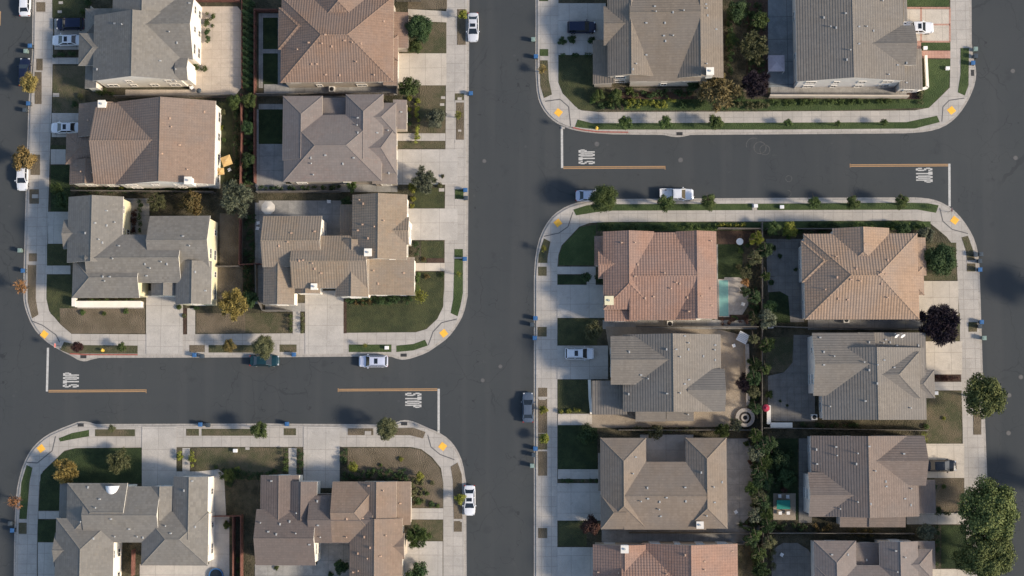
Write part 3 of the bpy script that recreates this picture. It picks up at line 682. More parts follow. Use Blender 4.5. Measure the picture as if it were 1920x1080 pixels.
    if garage:
        gx, gy, side = garage; t = P(gx, gy, Z0); x, y = t.x - cx, t.y - cy; best = None
        for b in Bs:
            if b.kind == 'F': continue
            X0, X1, Y0, Y1 = b.w
            f = {'E': (X1, y), 'W': (X0, y), 'N': (x, Y1), 'S': (x, Y0)}[side]
            if (side in 'EW' and Y0 < y < Y1) or (side in 'NS' and X0 < x < X1):
                d = abs(f[0] - x) + abs(f[1] - y)
                if best is None or d < best[0]: best = (d, f)
        if best:
            fx, fy = best[1]; mb = MB(); s = {'E': 1, 'W': -1, 'N': 1, 'S': -1}[side]
            for k in range(4):
                z0, z1 = .02 + k * .54, .02 + k * .54 + .52
                if side in 'EW': mb.box(fx, fy - 2.3, z0, fx + s * .05, fy + 2.3, z1)
                else: mb.box(fx - 2.3, fy, z0, fx + 2.3, fy + s * .05, z1)
            gd = mb.build('garage_door', M['garage'], root)
    root['_c'] = (cx, cy); del root['_c']
    HOUSES.append((root, Bs, cx, cy))
    return root, Bs, (cx, cy), ro, top_at

E2, E1 = 5.4, 3.2
H1 = house('large grey-roofed house at the top left beside its broad tan patio', [
    (175, 28, 342, 151, E2, 'y'), (250, -8, 363, 112, E2, 'x'), (212, -60, 338, 36, E2, 'y'), (148, 62, 258, 122, 4.6, 'x', 'hg'), (160, 16, 240, 66, 3.4, 'x', 'hg'), (160, 122, 182, 165, E1, 'W', '', .2), (330, 108, 352, 150, E2, 'x', 'gg')],
    'grey', 'stucco_w', vents=((215, 44), (229, 46), (182, 130), (300, 114), (330, 130), (332, 80), (355, 6), (318, 60)), garage=(160, 44, 'W'))
H2 = house('pink-tiled two-chimney house on the left with patio umbrellas behind', [
    (218, 190, 403, 346, E2, 'y'), (178, 193, 300, 345, E2, 'x'), (147, 194, 243, 256, 3.9, 'y'), (124, 250, 215, 307, 3.5, 'x', 'hg'), (131, 300, 198, 345, 3.4, 'y')],
    'pink', 'stucco_w', vents=((303, 288), (322, 238), (318, 222), (336, 272), (352, 318), (383, 210), (173, 324), (152, 322), (165, 225)), tanvent=True, chim=((194, 197, .5, .8, 'stucco_w'), (357, 341, .5, 1.3, 'stucco_w')), garage=(147, 232, 'W'))
H3 = house('grey-roofed corner house above the left STOP marking', [
    (127, 369, 230, 492, E2, 'y'), (136, 485, 262, 558, 5.1, 'x', 'hg'), (165, 440, 340, 530, E2, 'x'), (280, 405, 393, 500, E2, 'x'), (330, 490, 396, 570, 5.2, 'y'), (284, 500, 335, 554, 4.4, 'y', 'gg'), (120, 412, 178, 466, 4.7, 'x', 'gg')],
    'grey', 'stucco_y', vents=((200, 395), (216, 417), (200, 423), (178, 418), (186, 449), (192, 455), (223, 461), (212, 485), (193, 519), (206, 519), (197, 527), (272, 495), (275, 517), (303, 491), (313, 495), (343, 443), (356, 461), (366, 510), (385, 545), (282, 503), (160, 437)), garage=(309, 556, 'S'))
H4 = house('tan-tiled corner house of the left block with long garage drive', [
    (660, 365, 763, 487, 5.6, 'y'), (493, 405, 603, 500, E2, 'x'), (548, 442, 690, 540, E2, 'x', 'gg'), (494, 480, 552, 571, 4.6, 'y'), (630, 450, 691, 556, 5.3, 'y'), (550, 500, 600, 550, 4.4, 'y', 'gg'), (688, 483, 776, 553, 3.9, 'E', '', .16), (638, 384, 664, 442, 3.0, 'F'), (731, 408, 766, 458, 5.5, 'x', 'gg')],
    'tan', 'stucco_w', vents=((546, 437), (540, 454), (523, 461), (590, 434), (674, 375), (681, 382), (680, 421), (702, 425), (690, 447), (671, 432), (720, 414), (561, 489), (568, 488), (586, 494), (590, 504), (602, 512), (701, 508), (709, 532), (757, 512)), tanvent=True, chim=((691, 474, .5, .5, 'stucco_w'), (590, 538, .4, .5, 'stucco_w')), garage=(607, 552, 'S'))
H5 = house('brown-tiled house at the top between hedge row and street', [
    (527, -6, 738, 154, E2, 'x', 'hh'), (522, 14, 610, 92, E2, 'x', 'hg'), (585, -90, 690, 60, E2, 'y', 'gh'), (690, 66, 746, 114, 4.6, 'x', 'gh'), (700, 24, 765, 90, E1, 'E', '', .2), (720, 110, 745, 160, E1, 'E', '', .2)],
    'brown', 'stucco_t', vents=((610, 65), (604, 82), (622, 87), (646, 76), (661, 80), (677, 82), (579, 80), (558, 93), (584, 120), (594, 120), (668, 116), (637, 141), (611, 140), (702, 141), (720, 40)), tanvent=True, garage=(746, 130, 'E'))
H6 = house('mauve-roofed house below the brown-tiled one, beside the yellow hedge', [
    (532, 215, 716, 340, E2, 'x', 'hh'), (530, 180, 604, 300, E2, 'y', 'hg', .40), (648, 177, 718, 300, E2, 'y', 'hg', .40), (690, 193, 742, 250, 4.9, 'x', 'gh'), (690, 236, 743, 325, 4.6, 'x', 'gh'), (738, 188, 762, 242, E1, 'E', '', .2), (700, 300, 744, 345, E1, 'E', '', .2), (600, 184, 652, 240, 3.6, 'N', '', .2)],
    'mauve', 'stucco_t', vents=((671, 221), (670, 235), (671, 249), (707, 249), (728, 245), (583, 296), (610, 291), (584, 307), (643, 307), (663, 296), (588, 328), (731, 327), (752, 210)), garage=(744, 310, 'E'))
H7 = house('grey-roofed house with a small white dome at bottom left', [
    (125, 906, 238, 1012, E2, 'x', 'hg'), (160, 912, 300, 1017, E2, 'x', 'gg'), (103, 972, 212, 1150, E2, 'y', 'hg'), (266, 960, 390, 1060, E2, 'x', 'hh', .38), (325, 894, 389, 1010, E2, 'y', 'gg'), (274, 912, 330, 975, 5.0, 'y', 'gg'), (103, 1000, 150, 1062, 4.9, 'x', 'gg'), (112, 907, 130, 970, E1, 'W', '', .2), (238, 930, 276, 980, 4.0, 'N', '', .25)],
    'grey', 'stucco_w', vents=((187, 936), (180, 952), (165, 914), (208, 973), (216, 1006), (175, 1010), (242, 992), (258, 1006), (268, 1008), (320, 1000), (311, 986), (366, 988), (360, 902), (152, 978), (345, 920)), garage=(298, 912, 'N'))
H8 = house('brown and rose roofed house at bottom, left of the white sedan', [
    (480, 955, 592, 1060, E2, 'x'), (488, 891, 560, 1000, 5.2, 'y', 'gg', .28), (538, 903, 594, 975, 5.3, 'y', 'gg'), (580, 930, 700, 1018, E2, 'x'), (592, 926, 640, 975, 3.8, 'N', '', .2)],
    'cocoa', 'stucco_w', vents=((509, 902), (556, 962), (543, 978), (596, 985), (601, 1007), (518, 1002), (503, 997), (489, 980), (525, 983), (580, 1021), (555, 1000), (595, 940)), garage=(612, 928, 'N'))
H8b = house('rose-tiled wing house at bottom beside the lower corner walk', [
    (623, 903, 712, 1017, 5.5, 'x', 'gh'), (672, 903, 743, 985, 5.6, 'y'), (655, 972, 754, 1130, 5.5, 'y'), (735, 903, 770, 984, E1, 'E', '', .2), (722, 1000, 758, 1048, 5.2, 'x', 'gg')],
    'rose', 'stucco_t', vents=((691, 911), (719, 920), (650, 973), (680, 972), (650, 1007), (683, 1007), (750, 944), (724, 1004), (694, 1027), (713, 1043), (689, 1047), (671, 1038), (662, 1073), (672, 1070)), tanvent=True, garage=(754, 1030, 'E'))
H9 = house('taupe-roofed house at the top beside the dark parked SUV', [
    (1139, -90, 1226, 143, E2, 'y', 'gg', .42), (1268, -90, 1355, 146, E2, 'y', 'gg', .42), (1180, -95, 1312, 152, 5.3, 'x', 'gg', .17), (1132, 12, 1200, 84, 5.2, 'x', 'gg'), (1112, 76, 1150, 157, E1, 'W', '', .2)],
    'taupe', 'stucco_t', vents=((1212, 43), (1230, 22), (1262, 23), (1228, 12), (1282, 20), (1247, 43), (1245, 67), (1262, 67), (1248, 77), (1212, 103), (1193, 120), (1187, 130), (1324, 8), (1325, 16), (1327, 29), (1343, 55), (1325, 120)), chim=((1330, 137, .5, 1.2, 'stucco_w'),), garage=(1133, 50, 'W'))
H10 = house('long-ridged taupe house at the top right beside the white van', [
    (1492, -80, 1694, 152, 5.6, 'y', 'gg', .28), (1632, 48, 1716, 122, 5.7, 'x', 'gg', .42), (1684, 92, 1729, 168, E1, 'E', '', .18), (1694, -60, 1700, 40, 5.0, 'E', '', .2)],
    'ash', 'stucco_g', vents=((1611, 50), (1625, 50), (1638, 58), (1611, 82), (1594, 94), (1588, 112), (1586, 25), (1557, 50), (1568, 52), (1683, 122), (1666, 140), (1700, 118), (1700, 155), (1655, 2), (1545, 33)), garage=(1712, 60, 'E'))
H11 = house('salmon barrel-tiled house with the turquoise pool behind it', [
    (1131, 434, 1227, 580, E2, 'y', 'gh', .36), (1268, 434, 1344, 598, E2, 'y', 'gg', .40), (1180, 436, 1304, 600, 5.3, 'x', 'gg', .21), (1122, 470, 1170, 522, 4.9, 'x', 'gg', .5), (1115, 443, 1140, 498, E1, 'W', '', .2), (1134, 565, 1194, 602, 4.6, 'N', '', .1)],
    'salmon', 'stucco_w', vents=((1166, 455), (1191, 455), (1196, 496), (1191, 518), (1246, 512), (1210, 559), (1226, 556), (1258, 541), (1289, 558), (1316, 555), (1333, 452), (1333, 541), (1334, 573), (1268, 530), (1275, 532), (1292, 584)), tanvent=True, chim=((1142, 564, .6, .5, 'stucco_y'),), garage=(1131, 560, 'W'))
H12 = house('ash-grey house whose tan patio holds the round fire pit', [
    (1168, 627, 1352, 772, E2, 'y', 'gg', .38), (1145, 630, 1262, 721, 6.1, 'x', 'gg', .50), (1288, 692, 1359, 771, 5.9, 'x', 'gg', .52), (1110, 714, 1175, 777, 3.0, 'W', '', .12), (1192, 762, 1248, 790, 3.6, 'S', '', .2), (1250, 762, 1300, 789, 3.6, 'S', '', .2)],
    'ash', 'stucco_t', vents=((1284, 630), (1291, 643), (1291, 655), (1268, 655), (1275, 669), (1319, 668), (1341, 647), (1340, 656), (1341, 675), (1292, 712), (1275, 737), (1250, 655), (1202, 703), (1215, 710), (1179, 739), (1251, 738), (1290, 777), (1180, 660), (1284, 720)), garage=(1139, 680, 'W'))
H13 = house('orange-tan hipped house just left of the big plum tree', [
    (1508, 438, 1722, 599, E2, 'x', 'hh'), (1503, 452, 1592, 529, E2, 'x', 'hg'), (1562, 428, 1668, 520, E2, 'y', 'gh'), (1668, 500, 1732, 553, 4.7, 'x', 'gh'), (1685, 446, 1736, 516, E1, 'E', '', .2), (1698, 545, 1722, 600, 3.4, 'E', '', .2)],
    'orange', 'stucco_g', vents=((1622, 457), (1568, 481), (1606, 504), (1596, 524), (1613, 527), (1570, 520), (1648, 515), (1653, 511), (1653, 532), (1661, 514), (1547, 543), (1572, 560), (1590, 562), (1664, 558), (1665, 488)), tanvent=True, garage=(1725, 560, 'E'))
H14 = house('grey-tan house right of the red parasol, left of a round street tree', [
    (1541, 652, 1736, 787, E2, 'y', 'gg', .34), (1524, 624, 1640, 742, 5.6, 'x', 'gg', .44), (1608, 624, 1736, 700, 4.8, 'E', '', .08), (1630, 660, 1724, 746, 6.0, 'x', 'gh', .5), (1705, 694, 1752, 746, 5.0, 'x', 'gh')],
    'ash', 'stucco_g', vents=((1538, 633), (1564, 668), (1545, 660), (1545, 684), (1620, 679), (1630, 694), (1623, 752), (1556, 762), (1630, 642), (1661, 637), (1656, 643), (1669, 642), (1658, 675), (1645, 684), (1645, 719), (1677, 689), (1707, 765), (1722, 648), (1682, 648)), garage=(1738, 660, 'E'))
H15 = house('beige U-shaped house with two hipped wings in the right block', [
    (1126, 821, 1212, 991, E2, 'y', 'hh', .44), (1286, 821, 1363, 991, E2, 'y', 'hh', .44), (1170, 866, 1323, 993, E2, 'x', 'gg', .29), (1127, 928, 1174, 992, 5.3, 'x', 'hg', .50), (1122, 850, 1150, 920, 4.9, 'W', '', .25)],
    'beige', 'stucco_t', vents=((1192, 857), (1187, 888), (1214, 915), (1215, 935), (1202, 940), (1237, 941), (1250, 933), (1236, 955), (1286, 940), (1285, 914), (1338, 913), (1354, 904), (1340, 942), (1325, 967), (1315, 886), (1239, 968)), chim=((1312, 984, .45, .5, 'trim'),), garage=(1126, 930, 'W'))
H16 = house('umber-grey house right of the teal table and left of the black sedan', [
    (1521, 817, 1722, 968, E2, 'y', 'gg', .38), (1516, 886, 1612, 969, 6.0, 'x', 'gg', .48), (1636, 817, 1735, 910, 6.0, 'x', 'gg', .52), (1700, 900, 1754, 962, 3.5, 'E', '', .15), (1575, 955, 1640, 988, 4.2, 'S', '', .2), (1630, 955, 1697, 988, 4.4, 'S', '', .2)],
    'umber', 'stucco_g', vents=((1568, 838), (1569, 854), (1531, 843), (1532, 870), (1608, 850), (1606, 870), (1630, 837), (1641, 883), (1661, 903), (1662, 912), (1608, 941), (1633, 945), (1697, 935), (1708, 916), (1708, 947), (1695, 851), (1575, 954)), garage=(1735, 868, 'E'))
H17 = house('salmon-tiled house cut by the bottom edge, right of the middle street', [
    (1203, 1019, 1384, 1180, E2, 'y'), (1165, 1021, 1300, 1170, E2, 'x'), (1112, 1021, 1230, 1110, 5.0, 'y')],
    'salmon', 'stucco_t', vents=((1321, 1053), (1321, 1068), (1285, 1041), (1373, 1034), (1250, 1076), (1160, 1074), (1122, 1073)), tanvent=True, chim=((1171, 1029, .5, .6, 'trim'),), garage=(1112, 1060, 'W'))
H18 = house('mauve-roofed house cut by the bottom edge beside the round patio', [
    (1528, 1060, 1715, 1180, E2, 'x', 'hh'), (1527, 1014, 1606, 1140, E2, 'y', 'hg', .40), (1650, 1015, 1722, 1140, E2, 'y', 'gg', .40), (1690, 1030, 1748, 1085, 4.9, 'x', 'gh'), (1718, 1015, 1753, 1066, E1, 'E', '', .2), (1603, 1018, 1653, 1080, 3.6, 'N', '', .2)],
    'mauve', 'stucco_g', vents=((1680, 1033), (1697, 1045), (1590, 1040), (1560, 1040), (1682, 1072), (1625, 1050)), garage=(1748, 1078, 'E'))
# white dome dormer on H7's roof
r_, Bs_, c_, ro_, ta = H7
t = ta(209, 922)
if t:
    x, y, z = t; mb = MB(); n = 14; Lr = 1.15
    for i in range(n):
        for j in range(5):
            def q(a, b):
                th = math.pi * a / n; ph = math.pi / 2 * b / 5
                return (x - math.cos(th) * Lr * math.cos(ph) * 1.0, y + .9 - math.sin(th) * 1.9 * math.cos(ph), z - .7 + math.sin(ph) * 1.2)
            mb.face([q(i, j), q(i, j + 1), q(i + 1, j + 1), q(i + 1, j)], smooth=True)
    mb.build('dome', M['wht'], ro_)
# low white front walls and balustrades
def low_wall(px, h, w, mat, label, cat='wall', name='garden_wall'):
    e = P(*px[0], Z0); root = empty(name, (e.x, e.y, Z0)); auto(root, label, *px[0]); root['category'] = cat
    mb = MB(); cp = MB()
    for a, b in zip(px, px[1:]):
        p, q = P(*a, Z0) - e, P(*b, Z0) - e
        mb.bar((p.x, p.y, h / 2), (q.x, q.y, h / 2), w, h); cp.bar((p.x, p.y, h + .04), (q.x, q.y, h + .04), w + .1, .08)
    mb.build('wall_body', M[mat], root); cp.build('coping', M[mat], root)
low_wall([(145, 571), (268, 571)], 1.0, .9, 'stucco_w', 'low cream porch wall along the grey-roofed corner house')
low_wall([(143, 560), (143, 575)], 1.2, .5, 'stucco_w', 'short cream porch pier at the corner house front')
low_wall([(1734, 106), (1737, 166), (1716, 172)], .8, .3, 'stucco_w', 'cream garden wall on the lawn in the top right corner')
low_wall([(1105, 712), (1106, 745), (1109, 776)], .8, .35, 'stucco_w', 'pale courtyard wall in front of the ash-grey house')
low_wall([(1400, 645), (1401, 700), (1402, 760)], .5, .5, 'stone', 'pale stone bench wall at the back of the tan patio')
low_wall([(1441, 183), (1700, 184)], 1.7, .16, 'stucco_t', 'long tan garden wall below the long-ridged taupe house')
low_wall([(1443, 797), (1484, 797)], .9, .7, 'stucco_w', 'white counter at the foot of the slate patio')
low_wall([(1440, 760), (1440, 795)], .9, .5, 'stucco_w', 'short white counter beside the red parasol')
# ------------------------------------------------------------------ fences
def fence(px, label, mat='fence', h=1.8):
    e = P(*px[0], Z0); root = empty('wooden_fence', (e.x, e.y, Z0)); auto(root, label, *px[0]); root['category'] = 'fence'; root['group'] = 'wooden fences between the gardens'
    bd = MB(); rl = MB(); rnd = random.Random(px[0][0])
    for a, b in zip(px, px[1:]):
        p, q = P(*a, Z0) - e, P(*b, Z0) - e; d = q - p; L = d.length; d.normalize(); ang = math.atan2(d.y, d.x)
        n = max(1, int(L / .3))
        for i in range(n):
            c = p + d * (L * (i + .5) / n); hh = h + rnd.uniform(-.03, .03); w = L / n * .47; o = rnd.uniform(-.012, .012)
            bd.box(c.x - w, c.y - .03 + o, 0, c.x + w, c.y + .03 + o, hh, ang=ang, c=(c.x, c.y))
        for z in (.4, h + .06): rl.bar((p.x, p.y, z), (q.x, q.y, z), .09, .05)
        for i in range(int(L / 2.4) + 1):
            c = p + d * min(L, i * 2.4); rl.box(c.x - .07, c.y - .07, 0, c.x + .07, c.y + .07, h + .02, ang=ang, c=(c.x, c.y))
    bd.build('boards', M[mat], root); rl.build('frame', M[mat], root)
F_ = fence
F_([(456, 0), (456, 168)], 'red-brown fence right of the broad tan patio', 'fence', 1.0)
F_([(481, 25), (481, 345)], 'red-brown fence left of the brown and mauve houses')
F_([(456, 180), (457, 262), (454, 360)], 'red-brown fence behind the patio umbrellas')
F_([(454, 395), (453, 498)], 'red-brown fence beside the bare dirt yard')
F_([(363, 4), (452, 4)], 'red-brown fence across the top of the tan patio', 'fence', 1.2)
F_([(481, 23), (524, 23)], 'short red-brown fence at the top by the narrow courtyard')
F_([(453, 498), (492, 496)], 'short red fence bridging the two corner houses')
F_([(410, 501), (453, 501)], 'short grey fence below the dirt yard', 'fence_g')
F_([(220, 184), (440, 182)], 'thin fence between the grey and pink-roofed houses', 'fence_g')
F_([(485, 180), (740, 179)], 'fence between the brown-tiled and mauve houses', 'fence_g')
F_([(485, 362), (640, 361)], 'fence between the mauve and tan-tiled houses', 'fence_g')
F_([(140, 360), (405, 362)], 'fence between the pink-roofed and grey corner houses', 'fence_g')
F_([(483, 496), (484, 560), (496, 583), (548, 583)], 'curved fence beside the tan-tiled corner house', 'fence_g')
F_([(442, 967), (441, 1100)], 'left of two red fences by the lower patio')
F_([(456, 965), (456, 1100)], 'right of two red fences by the lower patio')
F_([(398, 967), (456, 966)], 'short red fence across the lower patio top')
F_([(254, 1030), (253, 1078)], 'orange-brown screen in the courtyard of the dome house')
F_([(1427, 420), (1427, 600), (1426, 806), (1428, 950), (1429, 1100)], 'long weathered fence down the middle of the right block', 'fence_g')
F_([(1427, 612), (1510, 615), (1740, 617)], 'fence below the orange-tan house', 'fence_g')
F_([(1193, 612), (1420, 614)], 'fence between the salmon and ash-grey houses', 'fence_g')
F_([(1430, 802), (1615, 805), (1735, 807)], 'fence below the slate patio house', 'fence_g')
F_([(1160, 806), (1420, 806)], 'fence between the ash-grey and beige houses', 'fence_g')
F_([(1180, 998), (1420, 999)], 'fence below the beige U-shaped house', 'fence_g')
F_([(1440, 998), (1530, 998), (1710, 999)], 'fence below the umber-grey house', 'fence_g')
F_([(1382, 1018), (1410, 1018)], 'stub of fence by the lower salmon house', 'fence_g')
F_([(1489, 75), (1489, 163)], 'dark fence strip on the blue-grey patio', 'fence')
F_([(1345, 430), (1425, 431)], 'fence above the dark lawn by the pool', 'fence_g')
F_([(1436, 431), (1565, 431)], 'fence above the slate yard of the orange-tan house', 'fence_g')
F_([(690, 3), (790, 3)], 'dark fence at the top edge by the brown-tiled house', 'fence_g')
F_([(745, 160), (745, 177)], 'short gate fence beside the brown-tiled house', 'fence_g')
# ------------------------------------------------------------------ foliage
def leafmat(name, a, b):
    m, n, bs = nodes(name)
    at = N(n, 'ShaderNodeAttribute', attribute_name='v'); oi = N(n, 'ShaderNodeObjectInfo')
    c = mixc(n, at.outputs['Fac'], a, b)
    hs = N(n, 'ShaderNodeHueSaturation'); n.links.new(c, hs.inputs['Color'])
    r = N(n, 'ShaderNodeMapRange'); r.inputs[3].default_value = .8; r.inputs[4].default_value = 1.2; n.links.new(oi.outputs['Random'], r.inputs[0]); n.links.new(r.outputs[0], hs.inputs['Value'])
    r2 = N(n, 'ShaderNodeMapRange'); r2.inputs[3].default_value = .485; r2.inputs[4].default_value = .512; n.links.new(oi.outputs['Random'], r2.inputs[0]); n.links.new(r2.outputs[0], hs.inputs['Hue'])
    n.links.new(hs.outputs[0], bs.inputs[0]); bs.inputs['Roughness'].default_value = .7
    return m
LEAF = {'olivegreen': leafmat('leaf_olive_green', (.035, .058, .016), (.15, .17, .05)), 'green': leafmat('leaf_green', (.030, .052, .014), (.085, .115, .030)), 'dark': leafmat('leaf_dark_green', (.016, .036, .012), (.050, .080, .026)),
        'olive': leafmat('leaf_olive', (.050, .056, .024), (.125, .122, .055)), 'yellow': leafmat('leaf_yellow', (.14, .105, .03), (.34, .25, .08)),
        'lime': leafmat('leaf_lime', (.085, .10, .015), (.25, .25, .04)), 'orange': leafmat('leaf_orange', (.20, .10, .035), (.38, .20, .08)),
        'brown': leafmat('leaf_brown', (.075, .058, .025), (.21, .15, .07)), 'purple': leafmat('leaf_purple', (.012, .009, .014), (.040, .026, .036)),
        'grey': leafmat('leaf_grey_green', (.055, .066, .04), (.15, .16, .10)), 'bronze': leafmat('leaf_bronze_green', (.045, .045, .015), (.15, .10, .035)),
        'maroon': leafmat('leaf_maroon', (.03, .016, .014), (.09, .04, .03)), 'straw': leafmat('leaf_straw', (.18, .13, .05), (.36, .27, .12))}
def leaves(r, h, n, leaf, seed, K=14, cr=.36, spiky=0, flat=.85, box=None):
    """crown of n leaf-clump faces: K lobes of uneven size spread through the crown's volume"""
    rnd = random.Random(seed); V = []; Fc = []; val = []
    lobes = []
    if box:
        for i in range(K): lobes.append((Vector((rnd.uniform(-box[0], box[0]), rnd.uniform(-box[1], box[1]), rnd.uniform(.35, 1) * h)), rnd.uniform(.7, 1.1) * cr, rnd.random()))
    else:
        for i in range(K):
            a = 2.4 * i + rnd.uniform(-.5, .5); q = math.sqrt((i + .5) / K); zz = math.sqrt(max(0, 1 - q * q))
            rr = q * (1 - cr * .75) * r * rnd.uniform(.78, 1.12); z = zz * h * .5 * rnd.uniform(.5, 1.0) - (rnd.random() < .3) * h * .35
            lobes.append((Vector((math.cos(a) * rr, math.sin(a) * rr, z)), cr * r * rnd.uniform(.6, 1.15), rnd.random()))
    w = [l[1] ** 2 for l in lobes]; tot = sum(w)
    for (c, s, lv) in lobes:
        for _ in range(int(n * s * s / tot)):
            d = Vector((rnd.gauss(0, 1), rnd.gauss(0, 1), rnd.gauss(.15, 1))).normalized()
            rad = s * rnd.uniform(.55, 1.0) if rnd.random() < .75 else s * rnd.uniform(1, 1.25)
            p = c + Vector((d.x * rad, d.y * rad, d.z * rad * flat))
            if box and p.z < .05: p.z = rnd.uniform(.05, h * .8)
            nn = (d + Vector((rnd.gauss(0, .5), rnd.gauss(0, .5), rnd.gauss(.2, .5)))).normalized()
            u = nn.orthogonal().normalized(); u = (Matrix.Rotation(rnd.uniform(0, 6.28), 3, nn) @ u); v = nn.cross(u)
            if spiky: u = (d + u * .5).normalized(); v = u.cross(nn).normalized(); lu, lvv = leaf * rnd.uniform(1.3, 2.4), leaf * .38
            else: lu, lvv = leaf * rnd.uniform(.6, 1.25), leaf * rnd.uniform(.45, .85)
            b = len(V); V += [p - u * lu * .5, p + v * lvv * .5 + nn * leaf * .08, p + u * lu * .5, p - v * lvv * .5 + nn * leaf * .08]
            Fc.append((b, b + 1, b + 2, b + 3)); val.append(min(1, max(0, lv * .55 + rnd.random() * .45)))
    me = bpy.data.meshes.new('foliage'); me.from_pydata([tuple(q) for q in V], [], Fc)
    at = me.attributes.new('v', 'FLOAT', 'FACE'); at.data.foreach_set('value', val); me.materials.append(None); me.update()
    return me
CROWN = {}
def crown(kind, seed):
    k = (kind, seed)
    if k not in CROWN:
        if kind == 'L': CROWN[k] = (leaves(3.0, 3.6, 12000, .30, seed, 42, .29), 3.0)
        if kind == 'XL': CROWN[k] = (leaves(4.5, 5.0, 24000, .34, seed, 64, .25), 4.5)
        if kind == 'M': CROWN[k] = (leaves(1.7, 2.2, 3200, .25, seed, 18, .31), 1.7)
        if kind == 'S': CROWN[k] = (leaves(.85, 1.0, 900, .2, seed, 9, .4), .85)
        if kind == 'A': CROWN[k] = (leaves(2.6, 3.0, 3600, .32, seed, 26, .22, spiky=1), 2.6)     # airy, feathery
        if kind == 'P': CROWN[k] = (leaves(3.2, 3.4, 6500, .36, seed, 30, .25, spiky=1), 3.2)     # spiky and dense
        if kind == 'W': CROWN[k] = (leaves(.9, 1.0, 260, .22, seed, 8, .42, spiky=1), .9)     # sparse wisp
    return CROWN[k]
TRN = [0]
def setmat(o, m): o.material_slots[0].link = 'OBJECT'; o.material_slots[0].material = m
TRUNK = {}
def trunk_mesh(seed, h, r):
    rnd = random.Random(seed); mb = MB()
    p = Vector((0, 0, 0)); rr = r
    for i in range(4):
        q = p + Vector((rnd.uniform(-.12, .12), rnd.uniform(-.12, .12), h / 4)); mb.cyl(p, q, rr, rr * .85, n=8, caps=False); p = q; rr *= .85
    for i in range(7):
        a = i * 2.4; st = Vector((0, 0, h * rnd.uniform(.5, .95))); en = st + Vector((math.cos(a), math.sin(a), rnd.uniform(.5, 1.1))) * h * .42
        mb.cyl(st, en, rr * .7, rr * .2, n=6, caps=False)
    return mb
def tree(px, py, rpx, kind, col, h, label, cat='tree', name='tree', group=None, elong=None):
    TRN[0] += 1; i = TRN[0]; rm = rpx * .085
    me, R0 = crown(kind, i % (2 if kind in ('XL', 'L', 'P') else 3))
    zc = max(h - rm * .62, h * .55)
    b = P(px, py, Z0 + zc); root = empty(name, (b.x, b.y, Z0), 0); root['category'] = cat; auto(root, label, px, py)
    if group: root['group'] = group
    tk = (round(zc), )
    if tk not in TRUNK: TRUNK[tk] = trunk_mesh(7, max(1.0, zc), .05 + zc * .028).build('trunk', M['bark'], root)
    else: o = TRUNK[tk].copy(); link(o); o.parent = root
    s = rm / R0; c = bpy.data.objects.new('crown', me); link(c); c.parent = root; setmat(c, LEAF[col])
    c.location = (0, 0, zc); c.scale = (s * (elong[0] if elong else 1), s * (elong[1] if elong else 1), s); c.rotation_euler = (0, 0, i * 1.9 if not elong else 0)
    return root
ST = 'street trees along the kerb'
T = tree
# street trees
T(57, 157, 20, 'M', 'yellow', 4.5, 'yellow and orange street tree over a dark parked car at far left', group=ST)
T(46, 300, 25, 'M', 'yellow', 5.0, 'olive-yellow street tree over the nose of a white car at far left', group=ST)
T(41, 537, 15, 'W', 'orange', 3.5, 'thin orange-leaved sapling leaning over the kerb beside the corner house', group=ST)
T(29, 939, 15, 'W', 'orange', 3.5, 'thin orange-leaved sapling at the kerb at bottom left', group=ST)
T(868, 28, 10, 'S', 'lime', 2.2, 'yellow-green bush tree beside the silver sedan at the top', group=ST)
T(860, 216, 9, 'W', 'lime', 2.4, 'tiny lime sapling in the dirt strip beside the mauve-roofed house', group=ST)
T(861, 513, 6, 'W', 'lime', 2.0, 'tiny lime sapling in the green strip by the tan-tiled corner house', group=ST)
T(862, 935, 11, 'S', 'lime', 2.2, 'small yellow-green tree beside the white sedan on the middle street', group=ST)
T(1017, 131, 10, 'W', 'yellow', 2.0, 'small yellow spiky plant in the strip below the blue bin', cat='sapling', name='sapling', group=ST)
T(1021, 466, 7, 'W', 'lime', 2.0, 'tiny lime plant in the strip near the salmon-tiled pool house', cat='sapling', name='sapling', group=ST)
T(1018, 768, 9, 'S', 'lime', 1.8, 'lime sapling in the long dirt strip level with the fire pit', group=ST)
T(1021, 822, 11, 'S', 'lime', 2.2, 'yellow-green sapling in the long dirt strip below the fire pit level', group=ST)
for x, y, r, l in ((1172, 231, 15, 'first green tree in the strip below the taupe house, from the left'), (1247, 230, 14, 'green tree above the upper storm drain, second in its strip'), (1341, 230, 16, 'densest green tree of the upper strip, right of the storm drain'), (1477, 231, 9, 'small green tree in the upper strip below the garden wall'), (1571, 231, 6, 'tiny green shrub tree midway along the upper strip'), (1658, 230, 8, 'small green tree last on the right in the upper strip')):
    T(x, y, r, 'M' if r > 10 else 'S', 'green', 3.2 if r > 10 else 2, l, group=ST)
T(1131, 374, 27, 'L', 'green', 5.2, 'large round green street tree over a silver car near the corner', group=ST)
for x, y, r, l in ((1248, 380, 17, 'green street tree beside the tail of the white pickup'), (1328, 379, 16, 'green street tree right of the white pickup'), (1526, 380, 13, 'first of three green trees on the right half of the lower strip'), (1599, 380, 14, 'middle of three green trees on the right half of the lower strip'), (1690, 378, 14, 'last of three green trees on the right half of the lower strip')):
    T(x, y, r, 'M', 'green', 3.6, l, group=ST)
T(146, 650, 12, 'M', 'maroon', 2.5, 'reddish small street tree near the left stop line', group=ST)
T(229, 651, 10, 'S', 'green', 2.2, 'small green street tree above the left STOP marking', group=ST)
T(430, 648, 14, 'M', 'bronze', 3.0, 'bronze-green street tree in the strip left of the teal car', group=ST)
T(494, 650, 23, 'L', 'olive', 4.2, 'olive street tree over the teal car', group=ST)
